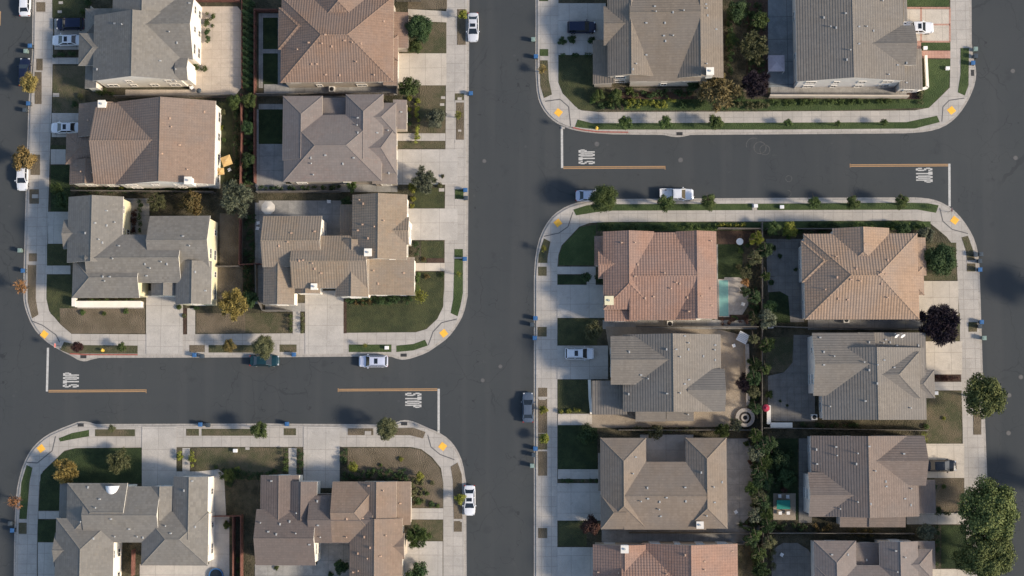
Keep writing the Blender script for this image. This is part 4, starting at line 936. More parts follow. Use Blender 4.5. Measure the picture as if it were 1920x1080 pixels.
T(685, 648, 5, 'W', 'lime', 1.8, 'thin sapling beside the silver SUV', group=ST)
T(487, 806, 18, 'M', 'green', 4.0, 'green street tree between two lower driveways', group=ST)
T(725, 803, 21, 'L', 'olive', 4.6, 'olive street tree left of the lower right storm drain', group=ST)
T(210, 804, 8, 'S', 'olive', 2.0, 'small olive street tree right of the lower left storm drain', group=ST)
T(1846, 744, 40, 'L', 'olivegreen', 7.5, 'round olive-green street tree hanging over the right-hand street', group=ST)
T(1857, 957, 57, 'XL', 'olivegreen', 9.0, 'biggest green tree, overhanging the street at lower right', group=ST)
T(1850, 1037, 50, 'XL', 'olivegreen', 8.0, 'large olive tree below the biggest tree at lower right', group=ST)
for x, y in ((2056, 560), (2060, 925)):
    T(x, y, 34, 'L', 'green', 8.5, 'street tree across the right-hand street whose shadow falls on the asphalt', group=ST)
# garden trees
GT = 'garden trees'
for a in (
    (786, 52, 28, 'L', 'dark', 4.5, 'dense dark green tree in front of the brown-tiled house'),
    (779, 88, 16, 'M', 'green', 2.5, 'lower green shrub tree by the brown-tiled house drive'),
    (767, 165, 22, 'M', 'green', 3.8, 'round green tree at the gap between brown and mauve houses'),
    (816, 223, 21, 'M', 'grey', 2.8, 'loose grey-green tree on the mauve house lawn'),
    (795, 340, 26, 'A', 'grey', 3.5, 'feathery grey-green tree below the mauve house drive'),
    (438, 572, 32, 'A', 'yellow', 4.5, 'feathery yellow tree between the two corner houses'),
    (124, 885, 27, 'A', 'yellow', 4.0, 'golden spreading tree on the lawn of the dome house'),
    (222, 866, 24, 'A', 'olive', 3.2, 'wispy olive tree above the white dome'),
    (781, 1007, 24, 'A', 'green', 4.2, 'green tree beside the rose-tiled wing house'),
    (783, 1078, 24, 'M', 'dark', 3.0, 'dark green tree at the bottom edge by the rose-tiled house'),
    (788, 556, 15, 'W', 'lime', 3.0, 'yellow-green sapling at the corner of the tan-tiled house'),
    (1757, 606, 41, 'P', 'purple', 6.0, 'spiky dark plum tree over a driveway'),
    (1764, 487, 33, 'L', 'dark', 4.5, 'dense green tree on the lawn of the orange-tan house'),
    (1345, 171, 39, 'A', 'brown', 5.5, 'orange-brown feathery tree below the taupe house'),
    (1410, 86, 32, 'A', 'olive', 5.0, 'olive-brown tree between the two top right houses'),
    (1415, 158, 30, 'A', 'purple', 4.5, 'dark purple tree left of the blue-grey patio'),
    (1381, 22, 22, 'M', 'dark', 4.0, 'dark green tree at the top edge by the taupe house'),
    (1425, 38, 18, 'M', 'green', 4.0, 'green tree at the top edge by the blue-grey patio'),
    (1372, 75, 14, 'M', 'green', 3.0, 'small green tree against the taupe house wall'),
    (443, 370, 36, 'A', 'grey', 5.0, 'tall grey-green tree behind the umbrella terrace'),
    (295, 378, 19, 'A', 'olive', 3.6, 'loose olive tree in the back garden of the grey corner house'),
    (361, 380, 24, 'M', 'bronze', 4.0, 'rust and green tree in the back garden of the grey corner house'),
    (117, 375, 18, 'M', 'dark', 2.8, 'dark green tree on the shaded strip above the corner house'),
    (108, 355, 14, 'M', 'green', 2.5, 'green shrub tree left of the pink-tiled house corner'),
    (440, 190, 15, 'M', 'green', 3.0, 'green tree at the lower right corner of the broad tan patio'),
    (468, 188, 16, 'M', 'green', 3.2, 'green tree at the foot of the conifer row'),
    (465, 240, 14, 'M', 'dark', 3.0, 'dark tree between the two middle fences'),
    (466, 300, 15, 'M', 'dark', 3.0, 'dark tree behind the mauve house courtyard'),
    (470, 560, 17, 'M', 'dark', 2.8, 'dark shrub tree right of the feathery yellow tree'),
    (1113, 622, 20, 'M', 'olive', 3.2, 'olive tree on the lawn above the white SUV'),
    (1108, 986, 19, 'M', 'maroon', 3.5, 'maroon tree at the corner of the beige U-shaped house'),
    (1439, 598, 19, 'M', 'grey', 4.0, 'pale grey-green tree on the back fence below the dark lawn'),
    (1438, 648, 16, 'M', 'green', 3.5, 'green tree on the back fence left of the curved lawn'),
    (1355, 808, 16, 'A', 'green', 2.5, 'palm-like green plant left of the fire pit'),
    (1380, 798, 14, 'A', 'grey', 2.2, 'pale spiky plant beside the fire pit'),
    (1735, 998, 18, 'M', 'grey', 3.4, 'grey-green tree between the two lowest right houses'),
    (1802, 1052, 18, 'M', 'dark', 3.0, 'dark bush tree below the large right-hand trees'),
    (1395, 720, 18, 'A', 'purple', 3.0, 'dark purple tree on the edge of the tan patio'),
    (1412, 735, 13, 'M', 'olive', 3.0, 'olive tree above the fire pit'),
    (1100, 815, 20, 'M', 'dark', 2.4, 'dark leafy tree on the lawn of the beige house'),
    (1230, 810, 16, 'S', 'olive', 2.0, 'olive shrub between the ash-grey and beige houses'),
    (1398, 512, 13, 'M', 'olive', 2.5, 'olive shrub tree above the pool'),
    (1397, 528, 9, 'S', 'orange', 2.0, 'ochre shrub above the pool terrace'),
    (1100, 520, 11, 'S', 'dark', 1.8, 'dark round shrub beside the salmon house path'),
    (1125, 523, 12, 'S', 'dark', 1.8, 'dark shrub against the salmon house front'),
    (660, 349, 11, 'S', 'green', 2.4, 'round green bush between the mauve and tan-tiled houses'),
    (650, 380, 12, 'M', 'dark', 2.4, 'dark bush on the terrace of the tan-tiled house'),
    (772, 352, 10, 'S', 'lime', 1.8, 'bright green bush below the mauve house drive'),
    (640, 1062, 15, 'M', 'dark', 2.6, 'dark bush in the lower courtyard of the rose-tiled house'),
    (662, 876, 11, 'S', 'lime', 1.8, 'yellow-green bush on the dry lawn at the bottom'),
    (786, 892, 9, 'S', 'lime', 1.8, 'lime bush near the rose-tiled house corner'),
    (1480, 430, 16, 'M', 'lime', 2.6, 'lime-green bush at the fence above the slate yard'),
    (1450, 428, 14, 'M', 'green', 2.8, 'green bush left of the lime one above the slate yard'),
    (1445, 575, 14, 'M', 'dark', 3.0, 'dark bush on the shaded lawn left of the slate patio'),
    (1155, 178, 13, 'M', 'green', 2.6, 'green bush below the taupe house corner'),
    (1122, 178, 12, 'M', 'green', 2.2, 'light green bush on the corner lawn of the taupe house'),
    (432, 890, 14, 'A', 'green', 2.0, 'leafy clump on the lawn between the two bottom houses'),
    (1692, 432, 15, 'M', 'dark', 2.6, 'dark bush above the orange-tan house roof'),
    (1735, 440, 17, 'M', 'grey', 2.2, 'grey-green bush by the path of the orange-tan house'),
    (1462, 432, 10, 'M', 'olive', 2.2, 'olive bush at the fence above the slate yard'),
    (1462, 862, 20, 'M', 'dark', 3.0, 'dark tree in the shady garden above the teal table'),
    (1475, 895, 18, 'M', 'dark', 3.0, 'dark tree left of the umber-grey house'),
    (1300, 160, 13, 'M', 'dark', 2.6, 'dark bush left of the orange-brown tree'),
    ):
    T(*a, group=GT)
# trees lining the middle fence of the right block
rnd = random.Random(5)
for i, (x, y, r, c) in enumerate(((1418, 446, 11, 'lime'), (1412, 482, 10, 'olive'), (1438, 470, 11, 'dark'), (1435, 515, 10, 'green'), (1415, 560, 11, 'dark'), (1412, 640, 10, 'olive'), (1416, 680, 11, 'dark'), (1438, 690, 11, 'green'), (1416, 770, 12, 'dark'),
        (1414, 820, 14, 'green'), (1440, 828, 13, 'dark'), (1412, 850, 13, 'grey'), (1437, 862, 13, 'green'), (1418, 884, 13, 'dark'), (1440, 900, 12, 'green'), (1415, 918, 14, 'green'), (1436, 940, 13, 'dark'), (1418, 962, 13, 'grey'), (1440, 985, 12, 'dark'), (1420, 1000, 13, 'green'), (1422, 1035, 15, 'green'), (1424, 1068, 14, 'dark'), (1445, 1020, 13, 'olive'), (1428, 842, 12, 'dark'), (1425, 872, 12, 'green'), (1428, 905, 13, 'dark'), (1426, 930, 12, 'olive'), (1430, 970, 13, 'green'), (1412, 1015, 11, 'dark'), (1410, 710, 11, 'dark'), (1414, 600, 11, 'olive'), (1400, 550, 10, 'dark'))):
    T(x + rnd.uniform(-4, 4), y + rnd.uniform(-4, 4), r * rnd.uniform(.95, 1.5), 'M' if i % 3 else 'A', c, 3.4, {'lime': 'lime', 'olive': 'olive', 'dark': 'dark green', 'green': 'mid green', 'grey': 'grey-green'}[c] + ' small tree along the long middle fence', group='trees along the middle fence')
# conifer row: slanted slender conifers
cm = leaves(.5, 2.8, 900, .2, 77, 14, .36, box=(.28, .28))
for i in range(14):
    x, y = 467 + (i % 2), 4 + i * 12.4; b = P(x, y, Z0 + .8); e = empty('conifer', (b.x, b.y, Z0)); e['category'] = 'conifer'; e['group'] = 'conifers in the row by the tan patio'; auto(e, 'slender dark conifer in the row by the tan patio', x, y)
    c = bpy.data.objects.new('crown', cm); link(c); c.parent = e; setmat(c, LEAF['dark']); c.scale = (2.2, .8, .5); c.rotation_euler = (0, 0, R(-28))
    t = MB(); t.cyl((0, 0, 0), (0, 0, .7), .07, .04, n=6); t.build('trunk', M['bark'], e)
# hedges: clipped blocks of leaves
def hedge(x0, y0, x1, y1, col, h, label, dens=70):
    a, b = P(x0, y0, Z0 + h * .7), P(x1, y1, Z0 + h * .7); c = (a + b) / 2; w, d = abs(b.x - a.x) / 2, abs(b.y - a.y) / 2
    s = .32; n = int(max(200, w * d * 4 * dens * 2.2)); K = int(max(10, w * d * 4 * 3.0))
    me = leaves(1, h, min(n, 12000), .2, int(x0), min(K, 160), s, box=(max(.05, w - s * .6), max(.05, d - s * .6)))
    o = bpy.data.objects.new('hedge', me); link(o); setmat(o, LEAF[col]); o.location = (c.x, c.y, Z0); o['category'] = 'hedge'; auto(o, label, (x0 + x1) / 2, (y0 + y1) / 2); o['group'] = 'hedges and planted borders'
HG = hedge
for a in ((99, 94, 141, 107, 'dark', .8, 'dark clipped hedge below the white sedan at top left'),
    (541, 587, 549, 624, 'green', .9, 'clipped green hedge left of the tan house front path'),
    (564, 586, 571, 625, 'olive', .7, 'clipped olive hedge right of the tan house front path'),
    (776, 180, 787, 276, 'lime', .9, 'long yellow-green hedge in front of the mauve house'),
    (646, 552, 775, 572, 'dark', .9, 'bushy border below the tan-tiled corner house'),
    (655, 560, 700, 572, 'bronze', .8, 'rust-coloured border at the tan corner house drive'),
    (774, 450, 788, 482, 'dark', 1.1, 'dark hedge in front of the tan corner house, near the drive'),
    (776, 508, 788, 556, 'green', 1.0, 'green hedge at the lower right of the tan corner house'),
    (170, 561, 268, 567, 'green', .8, 'thin green hedge behind the cream porch wall'),
    (530, 840, 541, 888, 'green', .9, 'clipped hedge left of the lower front path'),
    (557, 840, 569, 888, 'dark', .9, 'clipped hedge right of the lower front path'),
    (637, 840, 652, 870, 'dark', 1.0, 'dark hedge beside the lower middle driveway'),
    (640, 878, 770, 902, 'dark', 1.0, 'deep green border above the rose-tiled house'),
    (770, 895, 800, 950, 'olive', .5, 'scattered border along the rose-tiled house side'),
    (332, 845, 342, 878, 'lime', .8, 'round lime hedge left of the dome house path'),
    (355, 845, 367, 878, 'lime', .8, 'round lime hedge right of the dome house path'),
    (410, 878, 528, 900, 'dark', .8, 'dark border above the brown-grey roof at bottom'),
    (485, 348, 640, 357, 'dark', 1.0, 'flowering border between mauve and tan-tiled houses'),
    (140, 350, 400, 362, 'dark', .9, 'shaded border below the pink-tiled house'),
    (180, 166, 215, 178, 'green', .8, 'green shrubs at the lower left of the grey top house'),
    (382, 20, 402, 52, 'green', 1.0, 'green bush bed on the tan patio, upper one'),
    (380, 52, 394, 88, 'dark', .7, 'curved dark bed on the tan patio edge'),
    (360, 118, 392, 136, 'green', .8, 'green bed at the lower edge of the tan patio wall'),
    (1172, 185, 1268, 203, 'lime', .9, 'lime-green hedge on the lawn below the taupe house'),
    (1272, 187, 1320, 203, 'dark', .7, 'dark hedge stretch right of the lime-green hedge'),
    (1140, 168, 1200, 200, 'green', 1.0, 'bushy green bed below the taupe house'),
    (1200, 166, 1300, 184, 'dark', .8, 'dark planting under the taupe house porch'),
    (1360, 190, 1442, 206, 'olive', .6, 'olive ground planting right of the orange-brown tree'),
    (1446, 186, 1700, 196, 'green', .7, 'long green hedge under the tan garden wall'),
    (1712, 168, 1735, 196, 'olive', .7, 'rounded shrub bed at the end of the garden wall'),
    (1046, 100, 1118, 105, 'dark', .6, 'thin dark hedge at the top of the corner lawn'),
    (1120, 418, 1240, 433, 'dark', 1.0, 'dark hedge above the salmon roof, left stretch'),
    (1242, 420, 1345, 432, 'green', 1.0, 'green hedge above the salmon roof, right stretch'),
    (1346, 418, 1420, 427, 'lime', .8, 'lime hedge by the dark lawn of the pool house'),
    (1505, 414, 1600, 427, 'dark', .9, 'smooth green hedge above the orange-tan house'),
    (1602, 415, 1740, 430, 'green', .9, 'bushy hedge from the orange-tan roof to the corner'),
    (1352, 595, 1428, 610, 'maroon', .9, 'reddish shrubs below the pool terrace'),
    (1404, 520, 1424, 600, 'dark', .9, 'dark border right of the pool terrace'),
    (1046, 766, 1090, 776, 'lime', .6, 'lime border below the lawn of the ash-grey house'),
    (1047, 898, 1122, 905, 'dark', .6, 'thin dark hedge above the shaded beige house driveway'),
    (1180, 800, 1290, 812, 'olive', 1.0, 'olive border between the ash-grey and beige houses'),
    (1402, 690, 1424, 770, 'dark', .9, 'dark border behind the tan patio'),
    (1384, 975, 1415, 996, 'dark', .9, 'dark bed at the end of the beige house yard'),
    (1750, 703, 1800, 714, 'maroon', .5, 'low reddish bed beside the grey-tan house path'),
    (1728, 808, 1738, 832, 'lime', .9, 'lime hedge above the black sedan driveway'),
    (1500, 792, 1610, 802, 'dark', .8, 'dark border below the slate patio house'),
    (1525, 982, 1560, 1000, 'bronze', 1.2, 'bronze shrubs below the umber-grey house'),
    (1592, 990, 1645, 1008, 'bronze', 1.3, 'rust and green shrubs above the lowest right house'),
    (1753, 960, 1805, 966, 'dark', .7, 'dark border below the dry lawn at lower right'),
    (1753, 985, 1764, 1062, 'dark', 1.0, 'dark hedge left of the deep green lawn at lower right'),
    (1442, 980, 1520, 996, 'dark', 1.0, 'shady border under the teal table'),
    (1442, 1000, 1456, 1070, 'olive', 1.0, 'olive border left of the round patio'),
    (1360, 165, 1398, 190, 'dark', 1.2, 'dark thicket under the dark purple tree'),
    (1362, 20, 1376, 150, 'dark', 1.0, 'dark border along the taupe house side'),
    (1400, 100, 1436, 140, 'dark', 1.2, 'dark thicket between the two top right houses'),
    (1395, 5, 1436, 60, 'dark', 1.5, 'dense dark shrubbery at the top edge right of the taupe house'),
    (1405, 810, 1424, 1075, 'dark', 1.1, 'long dark border along the left of the middle fence'),
    (1431, 815, 1446, 1000, 'green', 1.0, 'long green border along the right of the middle fence'),
    (1446, 430, 1560, 440, 'dark', .9, 'dark border at the top of the slate yard'),
    (458, 190, 478, 355, 'dark', 1.1, 'overgrown strip between the two middle fences'),
    (458, 400, 478, 560, 'dark', 1.0, 'overgrown strip left of the tan-tiled house'),
    (1120, 190, 1170, 205, 'dark', .8, 'dark planting on the corner lawn of the taupe house'),
    (405, 300, 412, 345, 'green', .7, 'narrow green border beside the umbrella terrace'),
    (436, 200, 450, 340, 'dark', 1.2, 'dark tall hedge right of the umbrella terrace'),
    (258, 375, 266, 440, 'dark', 1.0, 'dark climbing plants in the narrow court of the grey corner house'),
    (246, 380, 256, 442, 'maroon', .8, 'red-leaved bed in the narrow court of the grey corner house')): HG(*a)
# lone shrubs dotted over lawns and beds
def shrub(x, y, r, col, label, h=None):
    me, R0 = crown('S', int(x) % 3); rm = r * .085; b = P(x, y, Z0 + rm * .6)
    o = bpy.data.objects.new('shrub', me); link(o); setmat(o, LEAF[col]); o.location = (b.x, b.y, Z0 + rm * .45); s = rm / R0; o.scale = (s, s, s * .9); o.rotation_euler = (0, 0, x)
    o['category'] = 'shrub'; o['group'] = 'small garden shrubs'; auto(o, label, x, y)
for where, l in (
    ('beside the mauve house front wall', ((768, 185, 6, 'lime'), (768, 205, 5, 'lime'), (768, 218, 5, 'green'), (768, 232, 5, 'dark'), (775, 372, 6, 'lime'), (773, 386, 5, 'lime'))),
    ('on the dry lawn near the rose-tiled house', ((752, 861, 5, 'lime'), (714, 872, 4, 'green'), (810, 905, 5, 'olive'), (800, 925, 5, 'green'), (808, 945, 7, 'dark'), (785, 940, 8, 'green'), (820, 948, 5, 'green'), (690, 890, 7, 'dark'))),
    ('on the lawn between the bottom houses', ((405, 876, 4, 'green'), (420, 882, 5, 'maroon'), (445, 880, 6, 'lime'), (430, 905, 8, 'dark'))),
    ('along the porch of the grey corner house', ((155, 586, 6, 'green'), (195, 588, 5, 'green'), (236, 584, 6, 'green'), (336, 576, 6, 'green'), (345, 592, 5, 'olive'), (368, 576, 7, 'dark'))),
    ('at the top left lawn', ((165, 5, 8, 'dark'), (155, 22, 6, 'green'), (150, 180, 7, 'olive'), (140, 195, 7, 'dark'))),
    ('in the slate yard of the orange-tan house', ((1450, 465, 6, 'dark'), (1462, 480, 5, 'dark'), (1478, 445, 5, 'green'), (1446, 530, 6, 'dark'), (1492, 505, 4, 'dark'))),
    ('around the slate patio', ((1448, 640, 6, 'lime'), (1442, 740, 8, 'green'), (1463, 752, 3, 'dark'), (1476, 760, 3, 'dark'))),
    ('near the black sedan drive', ((1770, 912, 5, 'green'), (1752, 912, 6, 'dark'), (1760, 955, 6, 'dark'), (1770, 784, 4, 'lime'), (1737, 800, 6, 'green'))),
    ('in the shady garden of the umber-grey house', ((1450, 905, 8, 'dark'), (1480, 850, 9, 'dark'), (1448, 842, 9, 'green'), (1490, 900, 7, 'dark'), (1470, 918, 7, 'maroon'))),
    ('by the dark lawn and pool', ((1390, 470, 6, 'green'), (1402, 460, 5, 'dark'), (1385, 500, 6, 'olive'), (1404, 500, 6, 'dark'), (1378, 596, 6, 'green'), (1410, 590, 7, 'dark'))),
    ('behind the pink-tiled house', ((430, 340, 6, 'dark'), (418, 210, 6, 'olive'), (415, 240, 6, 'lime'), (420, 262, 5, 'green'), (228, 352, 7, 'lime'))),
    ('beside the dark parked SUV', ((1055, 77, 9, 'dark'), (1073, 74, 9, 'dark'), (1109, 76, 8, 'dark'))),
    ('on the corner lawn of the taupe house', ((1112, 188, 7, 'green'), (1140, 195, 8, 'dark'), (1180, 170, 9, 'green'))),
    ('on the front lawns of the middle street', ((825, 348, 6, 'olive'), (795, 486, 5, 'bronze'), (828, 515, 6, 'dark'), (800, 518, 6, 'bronze'), (830, 330, 4, 'olive'))),
    ('in the back yard of the beige house', ((1405, 980, 6, 'maroon'), (1408, 866, 6, 'maroon'), (1400, 832, 6, 'green'))),
    ('by the lower terrace of the brown-grey house', ((518, 1065, 5, 'green'), (620, 1078, 6, 'dark'), (425, 985, 8, 'green'), (447, 1050, 6, 'green'), (449, 1072, 6, 'green')))):
    for x, y, r, c in l: shrub(x, y, r, c, {'lime': 'lime-green', 'olive': 'olive', 'dark': 'dark green', 'green': 'green', 'maroon': 'reddish', 'bronze': 'rust-coloured'}[c] + ' shrub ' + where)

# ------------------------------------------------------------------ vehicles
def loft(st, m=0):
    mb = MB(); rings = []
    for x, hw, zb, zt in st:
        rings.append([(x, -hw * .96, zb), (x, -hw, zb + .22), (x, -hw, zt - .2), (x, -hw * .9, zt - .05), (x, -hw * .5, zt + .012), (x, 0, zt + .025), (x, hw * .5, zt + .012), (x, hw * .9, zt - .05), (x, hw, zt - .2), (x, hw, zb + .22), (x, hw * .96, zb)])
    for a, b in zip(rings, rings[1:]):
        for i in range(len(a) - 1): mb.face([a[i + 1], a[i], b[i], b[i + 1]], m, smooth=True)
        mb.face([a[0], a[-1], b[-1], b[0]], m)
    mb.face(rings[0], m); mb.face(rings[-1][::-1], m)
    return mb
def vehicle(kind, px, py, heading, pm, label, sunroof=False, roofmat=None, rack=False):
    c = P(px, py, .7); onroad = None
    cat = {'sedan': 'car', 'suv': 'car', 'pickup': 'pickup truck'}[kind]
    base = Z0 + .06 if (px, py) in DRIVE else .0
    e = empty('parked_car' if kind != 'pickup' else 'pickup_truck', (c.x, c.y, base), R(heading)); tag(e, label, cat, 'parked cars')
    if kind == 'sedan':
        st = [(-2.36, .68, .35, .82), (-2.25, .82, .3, .98), (-1.7, .89, .26, 1.02), (-.9, .91, .25, .97), (.9, .91, .25, .97), (1.25, .9, .25, .94), (1.9, .86, .27, .86), (2.2, .76, .3, .75), (2.36, .58, .36, .62)]
        b0, b1, r0, r1, zb, zr, wb, wr = -1.8, 1.2, -1.05, .35, .96, 1.42, .80, .62
        wx = (-1.42, 1.42)
    elif kind == 'suv':
        st = [(-2.35, .76, .38, 1.0), (-2.28, .88, .33, 1.08), (-1.6, .94, .3, 1.08), (1.1, .94, .3, 1.06), (1.5, .92, .3, 1.04), (2.05, .86, .33, .96), (2.28, .74, .38, .82)]
        b0, b1, r0, r1, zb, zr, wb, wr = -2.22, 1.15, -1.95, .42, 1.06, 1.68, .85, .70
        wx = (-1.42, 1.45)
    else:
        st = [(-.75, .94, .35, 1.1), (1.2, .94, .35, 1.1), (1.6, .92, .35, 1.06), (2.3, .88, .38, 1.0), (2.62, .76, .4, .85)]
        b0, b1, r0, r1, zb, zr, wb, wr = -.72, 1.35, -.55, .65, 1.08, 1.72, .84, .70
        wx = (-1.75, 1.75)
    loft(st).build('body', pm, e)
    if kind == 'pickup':
        mb = MB()
        for s in (-1, 1): mb.box(-2.65, s * .94, .4, -.76, s * .84, 1.05)
        mb.box(-2.72, -.93, .4, -2.62, .93, 1.05); mb.box(-2.65, -.84, .5, -.78, .84, .62); mb.build('bed', roofmat or pm, e)
    B0 = [(b0, -wb, zb), (b1, -wb, zb), (b1, wb, zb), (b0, wb, zb)]; T0 = [(r0, -wr, zr), (r1, -wr, zr), (r1, wr, zr), (r0, wr, zr)]
    B0 = [Vector(q) for q in B0]; T0 = [Vector(q) for q in T0]
    for nm, i, j in (('side_window', 0, 1), ('windscreen', 1, 2), ('side_window', 2, 3), ('rear_window', 3, 0)):
        mb = MB(); mb.face([B0[i], B0[j], T0[j], T0[i]]); mb.build(nm, M['cglass'], e)
    mb = MB()
    for i in range(4): mb.bar(B0[i], T0[i], .1, .1)
    for s, i, j in ((-1, 0, 1), (1, 3, 2)):
        t = .45; a = B0[i].lerp(B0[j], t); b = T0[i].lerp(T0[j], t); mb.bar(a, b, .07, .07)
    mb.build('pillars', pm, e)
    mb = MB(); n = 6; m_ = 4; G = []
    for i in range(n + 1):
        row = []
        for j in range(m_ + 1):
            u, v = i / n, j / m_; x = r0 - .06 + (r1 - r0 + .12) * u; y = (-wr - .04) + (2 * wr + .08) * v
            row.append((x, y, zr + .05 * (1 - (2 * u - 1) ** 4) * (1 - (2 * v - 1) ** 4) + .005))
        G.append(row)
    for i in range(n):
        for j in range(m_): mb.face([G[i][j], G[i + 1][j], G[i + 1][j + 1], G[i][j + 1]], smooth=True)
    ed = [G[i][0] for i in range(n + 1)] + [G[n][j] for j in range(1, m_ + 1)] + [G[i][m_] for i in range(n - 1, -1, -1)] + [G[0][j] for j in range(m_ - 1, 0, -1)]
    for i in range(len(ed)):
        a, b = ed[i], ed[(i + 1) % len(ed)]; mb.face([(a[0], a[1], a[2] - .06), (b[0], b[1], b[2] - .06), b, a])
    mb.build('roof', pm, e)
    if sunroof: mb = MB(); xm = (r0 + r1) / 2 + .22; mb.box(xm - .28, -.42, zr + .03, xm + .28, .42, zr + .075); mb.build('sunroof', M['cglass'], e)
    if rack:
        mb = MB()
        for s in (-1, 1): mb.bar((r0 + .1, s * (wr - .03), zr + .1), (r1 - .1, s * (wr - .03), zr + .1), .04, .05)
        mb.build('roof_rack', M['black'], e)
    f = st[-1]; r = st[0] if kind != 'pickup' else (-2.7, .8, .4, 1.0)
    for s in (-1, 1):
        mb = MB(); x = st[-2][0]; y = s * st[-2][1] * .84; mb.box(x - .12, y - .15, st[-2][3] - .12, x + .12, y + .15, st[-2][3] + .0, taper=.03); mb.build('headlight', M['lampw'], e)
        mb = MB(); x = -2.27 if kind != 'pickup' else -2.7; mb.box(x - .09, s * .74 - .12, .72, x + .06, s * .74 + .1, .92); mb.build('tail_light', M['lampr'], e)
        mb = MB(); mb.box(b1 - .45, s * (wb + .13), zb + .02, b1 - .28, s * (wb + .3), zb + .16); mb.build('wing_mirror', pm, e)
        for x in wx:
            hw = .82 if kind == 'sedan' else .86
            mb = MB(); mb.cyl((x, s * (hw - .16), .33), (x, s * (hw + .085), .33), .33, n=16); w = mb.build('wheel', M['tyre'], e)
            mb = MB(); mb.cyl((x, s * (hw + .08), .33), (x, s * (hw + .1), .33), .2, n=12); mb.build('rim', M['rim'], w)
    mb = MB(); mb.box(f[0] - .12, -f[1] * .9, .38, f[0] + .05, f[1] * .9, .56, taper=.02); mb.build('bumper', M['black'] if kind != 'sedan' else pm, e)
    return e
white = paint('white_car_paint', (.74, .74, .75)); pearl = paint('pearl_car_paint', (.62, .62, .64)); silver = paint('silver_blue_paint', (.42, .46, .56)); dgrey = paint('slate_grey_paint', (.085, .11, .15))
navy = paint('navy_paint', (.012, .018, .045)); black = paint('black_paint', (.010, .013, .018)); teal = paint('dark_teal_paint', (.010, .038, .05)); lilac = paint('pale_lilac_paint', (.56, .58, .68))
DRIVE = {(132, 46), (125, 76), (123, 240), (1087, 663), (1091, 52), (1718, 53), (1764, 873)}
V = vehicle
V('suv', 132, 46, 180, navy, 'dark navy car on the driveway above a white sedan at top left')
V('sedan', 125, 76, 180, white, 'white sedan with black sunroof on the driveway at top left', True)
V('sedan', 47, 4, 90, white, 'white car at the kerb cut by the top edge at far left')
V('sedan', 46, 135, 90, navy, 'dark car at the kerb half hidden by a yellow tree')
V('sedan', 123, 240, 180, white, 'white sedan on the driveway of the pink-tiled house', True)
V('sedan', 42, 330, 270, white, 'white car at the kerb half under the olive-yellow tree')
V('sedan', 887, 51, 270, pearl, 'pearl white sedan at the kerb at the top of the middle street', True)
V('sedan', 496, 676, 0, teal, 'dark teal car at the kerb under an olive tree')
V('suv', 700, 677.5, 180, lilac, 'silver SUV at the kerb above the yellow centre line', True, rack=True)
V('sedan', 880.5, 938, 270, white, 'white sedan at the kerb near the bottom of the middle street', True)
V('sedan', 990, 764, 90, dgrey, 'slate grey car at the left kerb of the middle street')
V('suv', 1087, 663, 0, white, 'white SUV on the driveway of the ash-grey house', True, rack=True)
V('suv', 1091, 52, 0, navy, 'dark navy SUV on the shaded driveway at the top')
V('pickup', 1718, 53, 0, white, 'white pickup truck on the brick-edged driveway at top right', True)
V('sedan', 1764, 873, 0, black, 'black sedan on the pale driveway at lower right')
V('pickup', 1269, 365, 0, white, 'white pickup truck at the kerb between two street trees')
V('sedan', 1107, 367, 0, lilac, 'silver car at the kerb mostly hidden by a large round tree')
# ------------------------------------------------------------------ wheelie bins
BINS = {}
def bin_(px, py, col, where):
    k = col
    b = P(px, py, .5); base = 0.02 if not (1045 < px < 1795 and False) else Z0
    if k not in BINS:
        e = empty('wheelie_bin', (b.x, b.y, base)); m = {'blue': 'binblue', 'dark': 'bingrey', 'pale green': 'bingreen'}[col]
        mb = MB(); mb.box(-.24, -.24, .12, .24, .24, .98, taper=-.07); mb.build('body', M['bingrey'] if col == 'blue' else M[m], e)
        mb = MB(); mb.box(-.34, -.34, .98, .34, .34, 1.04, taper=.03); mb.box(-.2, -.2, 1.04, .2, .2, 1.07, taper=.03); mb.build('lid', M[m], e)
        for s in (-1, 1): mb = MB(); mb.cyl((.24, s * .2, .12), (.24, s * .28, .12), .12, n=10); mb.build('wheel', M['tyre'], e)
        mb = MB(); mb.bar((.36, -.22, .95), (.36, .22, .95), .04, .04); mb.build('handle', M['black'], e); BINS[k] = e
    else:
        s = BINS[k]; e = s.copy(); link(e); e.location = (b.x, b.y, base)
        for ch in s.children: c = ch.copy(); link(c); c.parent = e
    e.rotation_euler = (0, 0, 0 if px > 900 or px < 300 else math.pi)
    e['category'] = 'wheelie bin'; e['group'] = 'wheelie bins at the kerbs'; auto(e, col + ' bin ' + where, px, py)
